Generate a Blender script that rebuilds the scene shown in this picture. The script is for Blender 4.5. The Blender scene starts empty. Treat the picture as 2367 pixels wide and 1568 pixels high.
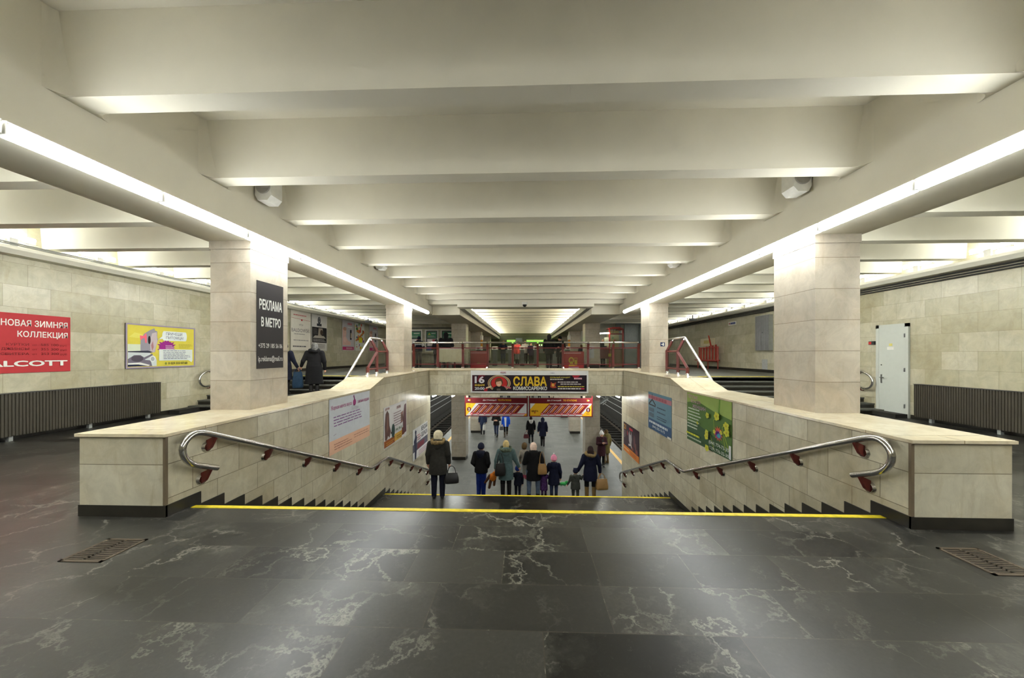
import bpy, math, random
import numpy as np
from mathutils import Vector, Matrix

C = bpy.context.scene
COL = C.collection
random.seed(7)

# ------------------------------------------------------------------ camera, world, exposure
cam_d = bpy.data.cameras.new('camera')
cam_d.sensor_fit = 'HORIZONTAL'
cam_d.sensor_width = 36.0
cam_d.lens = 36.0 * 860.0 / 2367.0
cam_d.shift_y = 36.0 / 2367.0
cam_d.clip_end = 300
cam = bpy.data.objects.new('camera', cam_d)
COL.objects.link(cam)
cam.location = (0, 0, 1.65)
cam.rotation_euler = (math.radians(90), 0, math.atan(30.5 / 860.0))
C.camera = cam
w = bpy.data.worlds.new('world')
C.world = w
w.use_nodes = True
w.node_tree.nodes['Background'].inputs[0].default_value = (0.9, 0.95, 1.0, 1)
w.node_tree.nodes['Background'].inputs[1].default_value = 0.02
C.view_settings.view_transform = 'Standard'
C.view_settings.look = 'None'
C.view_settings.gamma = 1.0
C.view_settings.use_curve_mapping = False
C.view_settings.exposure = 0.86
C.cycles.use_denoising = True
C.cycles.max_bounces = 7
C.cycles.diffuse_bounces = 4
C.cycles.use_adaptive_sampling = True
C.cycles.adaptive_threshold = 0.12
C.cycles.adaptive_min_samples = 16
TUBE = 27.0          # emission of the long hall tubes
AISLE = 26.0         # emission of the tubes above the side aisles
LOW = 70.0           # emission of the platform tubes
MEZZ = 50.0          # emission of the tubes on the far ledges
OUTER = 28.0         # emission of the tubes on the aisle side of the girders

# ------------------------------------------------------------------ materials
def lin(c):
    def f(v):
        v = v / 255.0
        return v / 12.92 if v <= 0.04045 else ((v + 0.055) / 1.055) ** 2.4
    return tuple(f(v) for v in c) + (1,)

class NT:
    def __init__(s, name):
        s.m = bpy.data.materials.new(name)
        s.m.use_nodes = True
        s.t = s.m.node_tree
        s.b = s.t.nodes['Principled BSDF']
    def n(s, typ, **kw):
        nd = s.t.nodes.new(typ)
        for k, v in kw.items():
            setattr(nd, k, v)
        return nd
    def l(s, a, b):
        s.t.links.new(a, b)
    def math(s, op, a, b=None, c=None):
        nd = s.n('ShaderNodeMath', operation=op)
        for i, v in enumerate((a, b, c)):
            if v is None: continue
            if hasattr(v, 'is_linked') or hasattr(v, 'links'): s.l(v, nd.inputs[i])
            else: nd.inputs[i].default_value = v
        return nd.outputs[0]
    def mix(s, fac, a, b, mode='MIX'):
        nd = s.n('ShaderNodeMix', data_type='RGBA', blend_type=mode)
        for i, v in ((0, fac), (6, a), (7, b)):
            if hasattr(v, 'links'): s.l(v, nd.inputs[i])
            else: nd.inputs[i].default_value = v
        return nd.outputs[2]
    def ramp(s, v, stops):
        nd = s.n('ShaderNodeValToRGB')
        e = nd.color_ramp.elements
        while len(e) < len(stops): e.new(0.5)
        for el, (p, c) in zip(e, stops):
            el.position = p
            el.color = c if len(c) == 4 else tuple(c) + (1,)
        s.l(v, nd.inputs[0])
        return nd.outputs[0]
    def noise(s, vec, scale, detail=4, rough=0.55, dist=0.0):
        nd = s.n('ShaderNodeTexNoise')
        nd.inputs['Scale'].default_value = scale
        nd.inputs['Detail'].default_value = detail
        nd.inputs['Roughness'].default_value = rough
        nd.inputs['Distortion'].default_value = dist
        if vec is not None: s.l(vec, nd.inputs['Vector'])
        return nd.outputs[0]
    def boxmap(s):
        tc = s.n('ShaderNodeTexCoord')
        sp = s.n('ShaderNodeSeparateXYZ'); s.l(tc.outputs['Object'], sp.inputs[0])
        ge = s.n('ShaderNodeNewGeometry')
        sn = s.n('ShaderNodeSeparateXYZ'); s.l(ge.outputs['True Normal'], sn.inputs[0])
        ny = s.math('GREATER_THAN', s.math('ABSOLUTE', sn.outputs[1]), 0.6)
        nz = s.math('GREATER_THAN', s.math('ABSOLUTE', sn.outputs[2]), 0.6)
        ux = s.math('MAXIMUM', ny, nz)
        # u = x where the face looks along y or z, else y ; v = z, or y on level faces
        u = s.math('ADD', s.math('MULTIPLY', ux, sp.outputs[0]), s.math('MULTIPLY', s.math('SUBTRACT', 1.0, ux), sp.outputs[1]))
        v = s.math('ADD', s.math('MULTIPLY', nz, sp.outputs[1]), s.math('MULTIPLY', s.math('SUBTRACT', 1.0, nz), sp.outputs[2]))
        cb = s.n('ShaderNodeCombineXYZ')
        s.l(u, cb.inputs[0]); s.l(v, cb.inputs[1])
        return tc.outputs['Object'], cb.outputs[0]

MATS = {}
def mat(name, rgb, rough=0.6, metal=0.0, var=0.08, scale=9.0, emit=None, strength=0.0, bump=0.0, spec=0.5):
    """plain surface with a little procedural unevenness"""
    if name in MATS: return MATS[name]
    t = NT(name)
    tc = t.n('ShaderNodeTexCoord')
    nz = t.noise(tc.outputs['Object'], scale, 3)
    c = lin(rgb)
    lo = tuple(max(0, v * (1 - var)) for v in c[:3]); hi = tuple(min(1, v * (1 + var)) for v in c[:3])
    t.l(t.ramp(nz, [(0.3, lo), (0.7, hi)]), t.b.inputs['Base Color'])
    t.b.inputs['Roughness'].default_value = rough
    t.b.inputs['Metallic'].default_value = metal
    t.b.inputs['Specular IOR Level'].default_value = spec
    if bump:
        bp = t.n('ShaderNodeBump'); bp.inputs['Strength'].default_value = bump; bp.inputs['Distance'].default_value = 0.01
        t.l(nz, bp.inputs['Height']); t.l(bp.outputs[0], t.b.inputs['Normal'])
    if emit:
        t.b.inputs['Emission Color'].default_value = lin(emit)
        t.b.inputs['Emission Strength'].default_value = strength
    MATS[name] = t.m
    return t.m

def marble(name, c1, c2, bw, bh, offu=0.0, offv=0.0, joint=(120, 112, 92), rough=0.3, stain=(150, 128, 86), stain_amt=0.45, shift=0.5, msize=0.004):
    if name in MATS: return MATS[name]
    t = NT(name)
    obj, uv = t.boxmap()
    mp = t.n('ShaderNodeMapping'); mp.inputs['Location'].default_value = (offu, offv, 0)
    t.l(uv, mp.inputs[0])
    br = t.n('ShaderNodeTexBrick')
    t.l(mp.outputs[0], br.inputs['Vector'])
    br.offset = shift; br.offset_frequency = 2
    br.inputs['Scale'].default_value = 1.0
    br.inputs['Brick Width'].default_value = bw
    br.inputs['Row Height'].default_value = bh
    br.inputs['Mortar Size'].default_value = msize
    br.inputs['Mortar Smooth'].default_value = 0.2
    br.inputs['Color1'].default_value = lin(c1)
    br.inputs['Color2'].default_value = lin(c2)
    br.inputs['Mortar'].default_value = lin(joint)
    # blotches, and streaks that run up the slab
    blot = t.noise(obj, 1.3, 6, 0.62, 0.6)
    b = t.ramp(blot, [(0.46, (0, 0, 0)), (0.72, (1, 1, 1))])
    m3 = t.n('ShaderNodeMapping'); m3.inputs['Scale'].default_value = (3.2, 3.2, 0.7); t.l(obj, m3.inputs[0])
    st = t.ramp(t.noise(m3.outputs[0], 1.6, 5, 0.65, 1.2), [(0.52, (0, 0, 0)), (0.75, (1, 1, 1))])
    fac = t.math('MULTIPLY', t.math('MAXIMUM', b, st), stain_amt)
    c = t.mix(fac, br.outputs['Color'], lin(stain))
    pale = t.ramp(t.noise(obj, 4.0, 6, 0.7, 1.0), [(0.35, (0.86, 0.86, 0.86)), (0.65, (1.06, 1.06, 1.06))])
    c = t.mix(1.0, c, pale, 'MULTIPLY')
    t.l(c, t.b.inputs['Base Color'])
    t.b.inputs['Roughness'].default_value = rough
    bp = t.n('ShaderNodeBump'); bp.inputs['Strength'].default_value = 0.25; bp.inputs['Distance'].default_value = 0.004; bp.invert = True
    t.l(br.outputs['Fac'], bp.inputs['Height']); t.l(bp.outputs[0], t.b.inputs['Normal'])
    MATS[name] = t.m
    return t.m

def granite_floor(name, c1, c2, bw, bh, offu=0.0, offv=0.0, rough=0.33, vein=0.58):
    t = NT(name)
    obj, uv = t.boxmap()
    mp = t.n('ShaderNodeMapping'); mp.inputs['Location'].default_value = (offu, offv, 0)
    t.l(uv, mp.inputs[0])
    br = t.n('ShaderNodeTexBrick'); t.l(mp.outputs[0], br.inputs['Vector'])
    br.offset = 0.37; br.offset_frequency = 2; br.squash = 0.62; br.squash_frequency = 3
    br.inputs['Scale'].default_value = 1.0
    br.inputs['Brick Width'].default_value = bw; br.inputs['Row Height'].default_value = bh
    br.inputs['Mortar Size'].default_value = 0.0035
    br.inputs['Color1'].default_value = lin(c1); br.inputs['Color2'].default_value = lin(c2)
    br.inputs['Mortar'].default_value = lin((64, 60, 51))
    # veins: a few thin wandering cracks, webbed clusters in patches, and soft pale clouds; each slab shifts its pattern
    sh = t.n('ShaderNodeVectorMath', operation='SCALE'); t.l(br.outputs['Color'], sh.inputs[0]); sh.inputs['Scale'].default_value = 260.0
    av = t.n('ShaderNodeVectorMath', operation='ADD'); t.l(obj, av.inputs[0]); t.l(sh.outputs[0], av.inputs[1])
    def warp(scale, amt, det):
        wn = t.n('ShaderNodeTexNoise'); wn.inputs['Scale'].default_value = scale; wn.inputs['Detail'].default_value = det; wn.inputs['Roughness'].default_value = 0.66
        t.l(av.outputs[0], wn.inputs['Vector'])
        sc = t.n('ShaderNodeVectorMath', operation='SCALE'); t.l(wn.outputs['Color'], sc.inputs[0]); sc.inputs['Scale'].default_value = amt
        a2 = t.n('ShaderNodeVectorMath', operation='ADD'); t.l(av.outputs[0], a2.inputs[0]); t.l(sc.outputs[0], a2.inputs[1])
        return a2.outputs[0]
    def cracks(vec, scale, wid):
        vo = t.n('ShaderNodeTexVoronoi', feature='DISTANCE_TO_EDGE'); vo.inputs['Scale'].default_value = scale
        t.l(vec, vo.inputs['Vector'])
        return t.math('MAXIMUM', t.math('SUBTRACT', 1.0, t.math('DIVIDE', vo.outputs[0], wid)), 0.0)
    w1 = warp(1.5, 1.1, 7); w2 = warp(3.0, 0.5, 8)
    m1 = t.ramp(t.noise(av.outputs[0], 0.8, 4, 0.6), [(0.46, (0, 0, 0)), (0.6, (1, 1, 1))])
    m2 = t.ramp(t.noise(w1, 0.7, 4, 0.6), [(0.5, (0, 0, 0)), (0.63, (1, 1, 1))])
    wvar = t.math('MULTIPLY_ADD', t.noise(obj, 5.0, 3), 0.03, 0.001)
    c1_ = t.math('MULTIPLY', cracks(w1, 0.8, wvar), m1)
    c2_ = t.math('MULTIPLY', cracks(w2, 2.3, t.math('MULTIPLY', wvar, 2.2)), t.math('MULTIPLY', m2, 0.8))
    cloud = t.math('MULTIPLY', t.ramp(t.noise(w2, 1.5, 9, 0.74), [(0.52, (0, 0, 0)), (0.78, (1, 1, 1))]), t.math('MULTIPLY_ADD', m2, 0.6, 0.12))
    streak = t.math('MULTIPLY', t.ramp(t.noise(w1, 7.0, 6, 0.7, 1.5), [(0.6, (0, 0, 0)), (0.72, (1, 1, 1))]), 0.25)
    f = t.math('MULTIPLY', t.math('MINIMUM', t.math('ADD', t.math('ADD', c1_, c2_), t.math('ADD', cloud, streak)), 1.0), vein)
    c = t.mix(f, br.outputs['Color'], lin((152, 150, 137)))
    grain = t.ramp(t.noise(obj, 40.0, 2), [(0.3, (0.9, 0.9, 0.9)), (0.7, (1.1, 1.1, 1.1))])
    c = t.mix(1.0, c, grain, 'MULTIPLY')
    t.l(c, t.b.inputs['Base Color'])
    r = t.n('ShaderNodeMapRange'); t.l(t.noise(obj, 2.2, 4), r.inputs[0])
    r.inputs[3].default_value = rough - 0.06; r.inputs[4].default_value = rough + 0.08
    t.l(r.outputs[0], t.b.inputs['Roughness'])
    t.b.inputs['Specular IOR Level'].default_value = 0.42
    MATS[name] = t.m
    return t.m

M_WALL = marble('marble_wall', (192, 187, 165), (168, 162, 134), 0.72, 0.43, 0.1, 0.0, stain=(150, 136, 98), stain_amt=0.45, joint=(136, 130, 106), msize=0.003)
M_STAIRWALL = marble('marble_stairwell', (206, 200, 177), (178, 170, 145), 0.66, 0.35, 0.0, 0.17, stain=(140, 120, 80), stain_amt=0.5)
M_COLUMN = marble('marble_column', (192, 183, 166), (178, 168, 150), 60.0, 0.43, 30.0, 0.02, stain=(158, 132, 100), stain_amt=0.4, joint=(130, 118, 98))
M_PIER = marble('marble_pier', (200, 194, 172), (186, 179, 155), 60.0, 0.44, 30.0, 0.35, stain=(150, 130, 88), stain_amt=0.5)
M_COPING = marble('marble_coping', (214, 203, 176), (204, 192, 162), 3.0, 1.4, 0.4, 0.35, stain=(176, 150, 104), stain_amt=0.35, rough=0.16, joint=(150, 136, 108))
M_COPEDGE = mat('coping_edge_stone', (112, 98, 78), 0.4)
M_FLOOR = granite_floor('granite_floor', (14, 13, 11), (60, 59, 54), 1.15, 0.45, 0.62, 0.03, rough=0.30)
M_FLOORLOW = granite_floor('granite_platform', (80, 81, 75), (92, 92, 86), 1.2, 0.6, 0.2, 0.1, rough=0.5, vein=0.3)
M_BLACK = mat('black_granite', (38, 35, 28), 0.3, var=0.35, scale=5)
M_PLASTER = mat('painted_concrete', (216, 210, 192), 0.85, var=0.035, scale=1.4)
M_PLASTER2 = mat('painted_concrete_aisle', (230, 227, 212), 0.85, var=0.03, scale=1.4)
M_YELLOW = mat('yellow_paint', (226, 205, 40), 0.5, var=0.18, scale=14)
M_ORANGE = mat('orange_tactile_paint', (214, 170, 84), 0.6)
M_CHROME = mat('polished_steel', (196, 194, 190), 0.16, 1.0, var=0.03)
M_STEEL = mat('brushed_steel', (150, 150, 148), 0.35, 1.0)
M_RED = mat('red_painted_metal', (88, 28, 20), 0.42, var=0.1)
M_DARKRED = mat('dark_red_enamel', (96, 22, 22), 0.4)
M_GREYMETAL = mat('grey_metal', (142, 144, 140), 0.5)
M_DARKMETAL = mat('dark_metal', (52, 52, 50), 0.5)
M_WHITE = mat('white_plastic', (216, 214, 206), 0.45)
M_BROWN = mat('brown_ribbed_metal', (66, 61, 50), 0.45, var=0.06)
M_TUNNEL = mat('sooty_tunnel_wall', (34, 31, 25), 0.9, var=0.3, scale=2.5)
M_RUST = mat('rusty_iron', (70, 60, 46), 0.75, var=0.3, scale=30)
M_GLASSY = None

def emitter(name, rgb, s):
    if name in MATS: return MATS[name]
    t = NT(name)
    t.b.inputs['Base Color'].default_value = lin((240, 240, 240))
    t.b.inputs['Emission Color'].default_value = lin(rgb)
    t.b.inputs['Emission Strength'].default_value = s
    nz = t.noise(None, 3.0)
    MATS[name] = t.m
    return t.m
M_TUBE = emitter('fluorescent_tube_hall', (246, 250, 250), TUBE)
M_TUBE2 = emitter('fluorescent_tube_aisle', (244, 248, 250), AISLE)
M_TUBE3 = emitter('fluorescent_tube_platform', (246, 250, 246), LOW)
M_TUBE5 = emitter('fluorescent_tube_girder_outside', (246, 250, 250), OUTER)
M_TUBE4 = emitter('fluorescent_tube_ledge', (255, 250, 232), MEZZ)

def glass_mat():
    t = NT('railing_glass')
    tr = t.n('ShaderNodeBsdfTransparent'); tr.inputs[0].default_value = (0.80, 0.82, 0.79, 1)
    gl = t.n('ShaderNodeBsdfGlossy'); gl.inputs['Roughness'].default_value = 0.06
    nz = t.noise(None, 5.0, 3)
    r = t.n('ShaderNodeMapRange'); t.l(nz, r.inputs[0]); r.inputs[3].default_value = 0.03; r.inputs[4].default_value = 0.10
    mx = t.n('ShaderNodeMixShader'); t.l(r.outputs[0], mx.inputs[0])
    t.l(tr.outputs[0], mx.inputs[1]); t.l(gl.outputs[0], mx.inputs[2])
    t.l(mx.outputs[0], t.t.nodes['Material Output'].inputs['Surface'])
    MATS['railing_glass'] = t.m
    return t.m
M_GLASS = glass_mat()

# ------------------------------------------------------------------ mesh helpers
class MB:
    def __init__(s):
        s.v = []; s.f = []; s.mi = []; s.cur = 0
    def add(s, vs, fs):
        o = len(s.v)
        s.v += [tuple(p) for p in vs]
        for f in fs:
            s.f.append(tuple(i + o for i in f)); s.mi.append(s.cur)
        return s
    def box(s, x0, x1, y0, y1, z0, z1):
        x0, x1 = min(x0, x1), max(x0, x1); y0, y1 = min(y0, y1), max(y0, y1); z0, z1 = min(z0, z1), max(z0, z1)
        vs = [(x, y, z) for z in (z0, z1) for y in (y0, y1) for x in (x0, x1)]
        return s.add(vs, [(0, 2, 3, 1), (4, 5, 7, 6), (0, 1, 5, 4), (2, 6, 7, 3), (0, 4, 6, 2), (1, 3, 7, 5)])
    def prism(s, poly, axis, a, b):
        """poly in the plane across axis: 'x' -> (y,z), 'y' -> (x,z), 'z' -> (x,y)"""
        n = len(poly)
        area = sum(poly[i][0] * poly[(i + 1) % n][1] - poly[(i + 1) % n][0] * poly[i][1] for i in range(n))
        if axis == 'y': area = -area
        if area < 0: poly = poly[::-1]
        if a > b: a, b = b, a
        def p(q, t):
            return {'x': (t, q[0], q[1]), 'y': (q[0], t, q[1]), 'z': (q[0], q[1], t)}[axis]
        vs = [p(q, a) for q in poly] + [p(q, b) for q in poly]
        fs = [tuple(range(n - 1, -1, -1)), tuple(range(n, 2 * n))]
        fs += [(i, (i + 1) % n, n + (i + 1) % n, n + i) for i in range(n)]
        return s.add(vs, fs)
    def tube(s, pts, r, seg=10, caps=True):
        pts = [Vector(p) for p in pts]
        n = len(pts)
        rr = r if isinstance(r, (list, tuple)) else [r] * n
        d0 = (pts[1] - pts[0]).normalized()
        up = Vector((0, 0, 1)) if abs(d0.z) < 0.9 else Vector((1, 0, 0))
        a = d0.cross(up).normalized()
        vs = []
        for i, p in enumerate(pts):
            d = (pts[min(i + 1, n - 1)] - pts[max(i - 1, 0)]).normalized()
            a = (a - d * a.dot(d)).normalized()
            b = d.cross(a)
            for k in range(seg):
                t = 2 * math.pi * k / seg
                vs.append(p + (a * math.cos(t) + b * math.sin(t)) * rr[i])
        fs = []
        for i in range(n - 1):
            for k in range(seg):
                k2 = (k + 1) % seg
                fs.append((i * seg + k, i * seg + k2, (i + 1) * seg + k2, (i + 1) * seg + k))
        if caps:
            fs.append(tuple(range(seg - 1, -1, -1))); fs.append(tuple(range((n - 1) * seg, n * seg)))
        return s.add(vs, fs)
    def ball(s, c, r, seg=14, rings=8):
        rx, ry, rz = r if isinstance(r, (tuple, list)) else (r, r, r)
        vs = [(c[0], c[1], c[2] - rz)]
        for i in range(1, rings):
            t = math.pi * i / rings
            for k in range(seg):
                a = 2 * math.pi * k / seg
                vs.append((c[0] + rx * math.sin(t) * math.cos(a), c[1] + ry * math.sin(t) * math.sin(a), c[2] - rz * math.cos(t)))
        vs.append((c[0], c[1], c[2] + rz))
        fs = [(0, 1 + (k + 1) % seg, 1 + k) for k in range(seg)]
        for i in range(rings - 2):
            for k in range(seg):
                a, b = 1 + i * seg + k, 1 + i * seg + (k + 1) % seg
                fs.append((a, b, b + seg, a + seg))
        last = len(vs) - 1; o = 1 + (rings - 2) * seg
        fs += [(o + k, o + (k + 1) % seg, last) for k in range(seg)]
        return s.add(vs, fs)
    def build(s, name, m, parent=None, smooth=None, loc=None, group=None):
        me = bpy.data.meshes.new(name)
        me.from_pydata(s.v, [], s.f)
        ms = m if isinstance(m, (list, tuple)) else [m]
        for x in ms: me.materials.append(x)
        if len(ms) > 1: me.polygons.foreach_set('material_index', s.mi)
        if smooth:
            me.polygons.foreach_set('use_smooth', [True] * len(me.polygons))
            me.set_sharp_from_angle(angle=math.radians(smooth))
        me.update()
        o = bpy.data.objects.new(name, me)
        COL.objects.link(o)
        if parent is not None: o.parent = parent
        if loc is not None: o.location = loc
        return o

def tag(o, label, cat, group=None):
    o['label'] = label; o['category'] = cat
    if group: o['group'] = group
    return o
def empty(name, loc, label, cat, group=None, rz=0.0):
    o = bpy.data.objects.new(name, None)
    o.empty_display_size = 0.1
    COL.objects.link(o)
    o.location = loc; o.rotation_euler = (0, 0, rz)
    return tag(o, label, cat, group)
def struct(mb, name, m, smooth=None):
    o = mb.build(name, m, smooth=smooth)
    o['kind'] = 'structure'
    return o
def copy_tree(o, parent=None):
    c = o.copy(); COL.objects.link(c)
    if parent is not None: c.parent = parent
    for ch in list(o.children): copy_tree(ch, c)
    return c
def box(*a): return MB().box(*a)
def rounded(pts, times=2):
    for _ in range(times):
        out = [pts[0]]
        for a, b in zip(pts[:-1], pts[1:]):
            out.append(tuple(0.75 * i + 0.25 * j for i, j in zip(a, b))); out.append(tuple(0.25 * i + 0.75 * j for i, j in zip(a, b)))
        pts = out + [pts[-1]]
    return pts

# ------------------------------------------------------------------ levels of the place
ZM = 0.91            # upper floor beyond the side steps
R1, T = 0.138, 0.325 # riser, tread of the middle stairs
Y1 = 3.95            # first riser
YL0 = Y1 + 13 * T    # landing starts
ZL = -14 * R1        # landing level
Y2 = 9.47            # first riser of the lower flight
YP = Y2 + 14 * T     # platform starts
ZP = ZL - 15 * R1    # platform level
XI, XO = 3.65, 4.55  # inner and outer face of the stairwell walls
WX = 9.95            # side walls

# floors
mb = MB()
mb.box(-WX, WX, -6, Y1, -0.3, 0)
for s in (-1, 1): mb.box(s * XO, s * WX, Y1, 10.7, -0.3, 0)
struct(mb, 'floor', M_FLOOR)
mb = MB()
mb.box(-WX, WX, 14.4, 40, 0.105, ZM)
for s in (-1, 1): mb.box(s * XO, s * WX, 12.6, 14.4, 0.105, ZM)
struct(mb, 'floor_upper', M_FLOORLOW)
struct(box(-5.65, 5.65, YP, 75, ZP - 1.2, ZP), 'floor_platform', M_FLOORLOW)
for s, nm in ((-1, 'left'), (1, 'right')):
    struct(box(s * 5.65, s * 9.7, 10, 75, ZP - 1.5, ZP - 1.25), 'floor_track_' + nm, M_TUNNEL)
    struct(box(s * 9.6, s * 9.9, 10, 75, ZP - 1.3, 0.1), 'wall_tunnel_' + nm, M_TUNNEL)
struct(box(-10, 10, 75, 75.3, ZP - 1.5, 0.1), 'wall_tunnel_end', M_TUNNEL)

# middle stairs, landing and lower flight
prof = [(Y1, 0.0)]
z = 0.0; y = Y1; risers = []
for k in range(14):
    risers.append((y, z)); z -= R1; prof.append((y, z))
    y = y + T if k < 13 else Y2
    prof.append((y, z))
for k in range(15):
    risers.append((y, z)); z -= R1; prof.append((y, z))
    if k < 14:
        y += T; prof.append((y, z))
prof += [(YP, ZP - 0.4), (Y1, ZP - 0.4)]
struct(MB().prism(prof, 'x', -XI, XI), 'stairs', M_FLOOR)
mb = MB()
mb.box(-3.6, 3.64, Y1 - 0.07, Y1 - 0.005, 0.0, 0.004)
tag(mb.build('yellow_safety_stripe', M_YELLOW), 'yellow painted stripe along the top edge of the middle stairs', 'stripe', 'yellow edge stripes')
tag(box(-3.6, 3.62, Y2 - 0.075, Y2 - 0.005, ZL, ZL + 0.004).build('yellow_safety_stripe', M_YELLOW), 'yellow painted stripe along the far edge of the stair landing', 'stripe', 'yellow edge stripes')

# side steps up to the upper floor
for s, nm in ((-1, 'left'), (1, 'right')):
    mb = MB()
    h = ZM / 7
    for k in range(7):
        y0 = 12.6 - T * (6 - k)
        mb.cur = 0
        mb.box(s * XO, s * WX, y0 - 0.02, 12.6 + 0.05, h * (k + 1) - 0.035, h * (k + 1) - (0.0 if k < 6 else 0.002))
        mb.cur = 1
        mb.box(s * XO, s * WX, y0, 12.6 + 0.05, h * k, h * (k + 1) - 0.035)
    o = struct(mb, 'stairs_' + nm, [M_FLOORLOW, M_BLACK])
    tag(box(s * (XO + 0.05), s * (WX - 0.05), 12.59, 12.78, ZM, ZM + 0.004).build('yellow_safety_stripe', M_YELLOW),
        'yellow stripe on the top step of the short %s' % ('stairs where the old woman climbs' if s < 0 else 'stairs near the grey electrical cabinet'), 'stripe', 'yellow edge stripes')

# stairwell walls with coping and stepped skirting
for s, nm in ((-1, 'left'), (1, 'right')):
    top = [(3.65, 0.815), (8.6, 0.815), (9.45, 1.035), (14.2, 1.035)]
    poly = top + [(14.2, -5.2), (8.0, -5.2), (3.65, -0.6)]
    struct(MB().prism(poly, 'x', s * XI, s * XO), 'wall_stairwell_' + nm, M_STAIRWALL)
    struct(box(s * (XI + 0.02), s * XO, 3.643, 3.655, 0.1, 0.81), 'trim_pier_' + nm, M_PIER)
    mb = MB()
    cop = [(3.62, 0.815), (8.6, 0.815), (9.45, 1.035), (14.0, 1.035)]
    poly = cop + [(y, z + 0.03) for y, z in cop[::-1]]
    mb.prism(poly, 'x', s * (XI - 0.02), s * (XO + 0.03))
    struct(mb, 'trim_coping_' + nm, M_COPING)
    mb = MB()
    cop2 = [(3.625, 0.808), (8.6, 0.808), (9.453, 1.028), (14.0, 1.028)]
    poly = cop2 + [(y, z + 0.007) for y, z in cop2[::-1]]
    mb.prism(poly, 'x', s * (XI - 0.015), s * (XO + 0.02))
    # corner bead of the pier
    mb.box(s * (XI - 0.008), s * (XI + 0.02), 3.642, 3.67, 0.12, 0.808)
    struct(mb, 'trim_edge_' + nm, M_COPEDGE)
    # stepped black skirting on the inner face
    up = 0.115
    pts = [(3.64, up)]
    for (yr, zr) in risers:
        pts += [(yr + 0.105, zr + up), (yr + 0.105, zr - R1 + up)]
    pts.append((14.2, ZP + up))
    # bottom path follows a little below the steps
    low = [(14.2, ZP - 0.2), (Y2 + 0.3, ZL - 0.45), (YL0 + 0.3, ZL - 0.45), (3.64, -0.3)]
    mb = MB().prism(pts + low, 'x', s * (XI - 0.012), s * (XI + 0.02))
    mb.box(s * (XI - 0.012), s * (XO + 0.012), 3.638, 3.66, 0.0, up)
    mb.box(s * XO, s * (XO + 0.012), 3.64, 10.7, 0.0, up)
    struct(mb, 'baseboard_stairwell_' + nm, M_BLACK)

# bridge front over the lower flight
struct(box(-XI, XI, 13.95, 14.42, 0.105, 1.035), 'wall_bridge', M_STAIRWALL)
mb = MB().prism([(13.93, 1.035), (13.93, 1.065), (14.2, 1.125), (14.5, 1.125), (14.5, 0.9), (14.42, 0.9), (14.42, 1.035)], 'x', -4.6, 4.6)
struct(mb, 'trim_bridge_coping', M_COPING)
struct(box(-XI, XI, 13.935, 13.96, 1.026, 1.035), 'trim_bridge_edge', M_COPEDGE)

# outer walls
for s, nm in ((-1, 'left'), (1, 'right')):
    struct(box(s * WX, s * (WX + 0.3), -6, 40, -0.3, 4.6), 'wall_' + nm, M_WALL)
    mb = MB()
    gaps = []
    y0 = -6
    segs = [(-6, 9.95), (10.9, 10.68)] if s > 0 else [(-6, 10.68)]
    if s > 0: segs = [(-6, 9.9), (10.95, 10.7)]
    for a, b in ([(-6, 10.66)] if s < 0 else [(-6, 9.95)]):
        mb.box(s * (WX - 0.02), s * WX, a, b, 0, 0.1)
    mb.box(s * (WX - 0.02), s * WX, 12.65, 26, ZM, ZM + 0.12)
    struct(mb, 'baseboard_' + nm, M_BLACK)
struct(box(-10.2, 10.2, -6.3, -6, -0.3, 4.6), 'wall_back', M_WALL)
M_FAR = mat('olive_shop_front', (86, 88, 60), 0.6)
struct(box(-10.2, 10.2, 40, 40.3, 0.1, 4.6), 'wall_far', M_FAR)

# ------------------------------------------------------------------ ceiling: slab, girders, ribs
struct(box(-10.3, 10.3, -6.3, 40.3, 4.5, 4.7), 'ceiling', M_PLASTER)
GI, GO, GZ, RZ = 3.9, 4.85, 3.31, 3.82
for s, nm in ((-1, 'left'), (1, 'right')):
    poly = [(s * GI, 4.5), (s * GI, GZ + 0.03), (s * (GI + 0.03), GZ)]
    for k in range(7):     # rounded outer lower corner
        a = math.pi / 2 * k / 6
        poly.append((s * (GO - 0.28 + 0.28 * math.sin(a)), GZ + 0.16 - 0.16 * math.cos(a)))
    poly.append((s * GO, 4.5))
    struct(MB().prism(poly, 'y', -6, 15.5), 'ceiling_girder_' + nm, M_PLASTER, smooth=30)
    struct(box(s * 2.74, s * 3.95, 15.5, 40, 3.31, 4.5), 'ceiling_girder_far_' + nm, M_PLASTER)
    struct(box(s * 2.74, s * 3.9, 14.9, 15.5, 3.68, 4.5), 'ceiling_header_' + nm, M_PLASTER)
struct(box(-2.74, 2.74, 14.9, 15.5, 3.56, 4.5), 'ceiling_header', M_PLASTER)

def rib_mesh(x0, x1, fil=0.13):
    """one concrete rib at y 0..0.23 with rounded pockets at both ends"""
    mb = MB()
    mb.prism([(0.0, RZ), (0.22, RZ), (0.27, 4.5), (-0.05, 4.5)], 'x', x0, x1)
    if fil:
        n = 6
        for (x, sx) in ((x0, 1), (x1, -1)):
            for (y, sy) in ((-0.005, -1), (0.225, 1)):
                poly = [(x, y)]
                for k in range(n + 1):
                    a = math.pi / 2 * k / n
                    poly.append((x + sx * fil * (1 - math.sin(a)), y + sy * fil * (1 - math.cos(a))))
                mb.prism(poly, 'z', RZ + 0.001, 4.5)
    return mb
RIBY = [3.0 + 1.44 * k for k in range(-6, 9)]
proto = rib_mesh(-GI, GI).build('ceiling_rib', M_PLASTER, smooth=30)
proto['kind'] = 'structure'
for i, y in enumerate(RIBY):
    o = proto if i == 0 else proto.copy()
    if i: COL.objects.link(o)
    o.location.y = y
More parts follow.
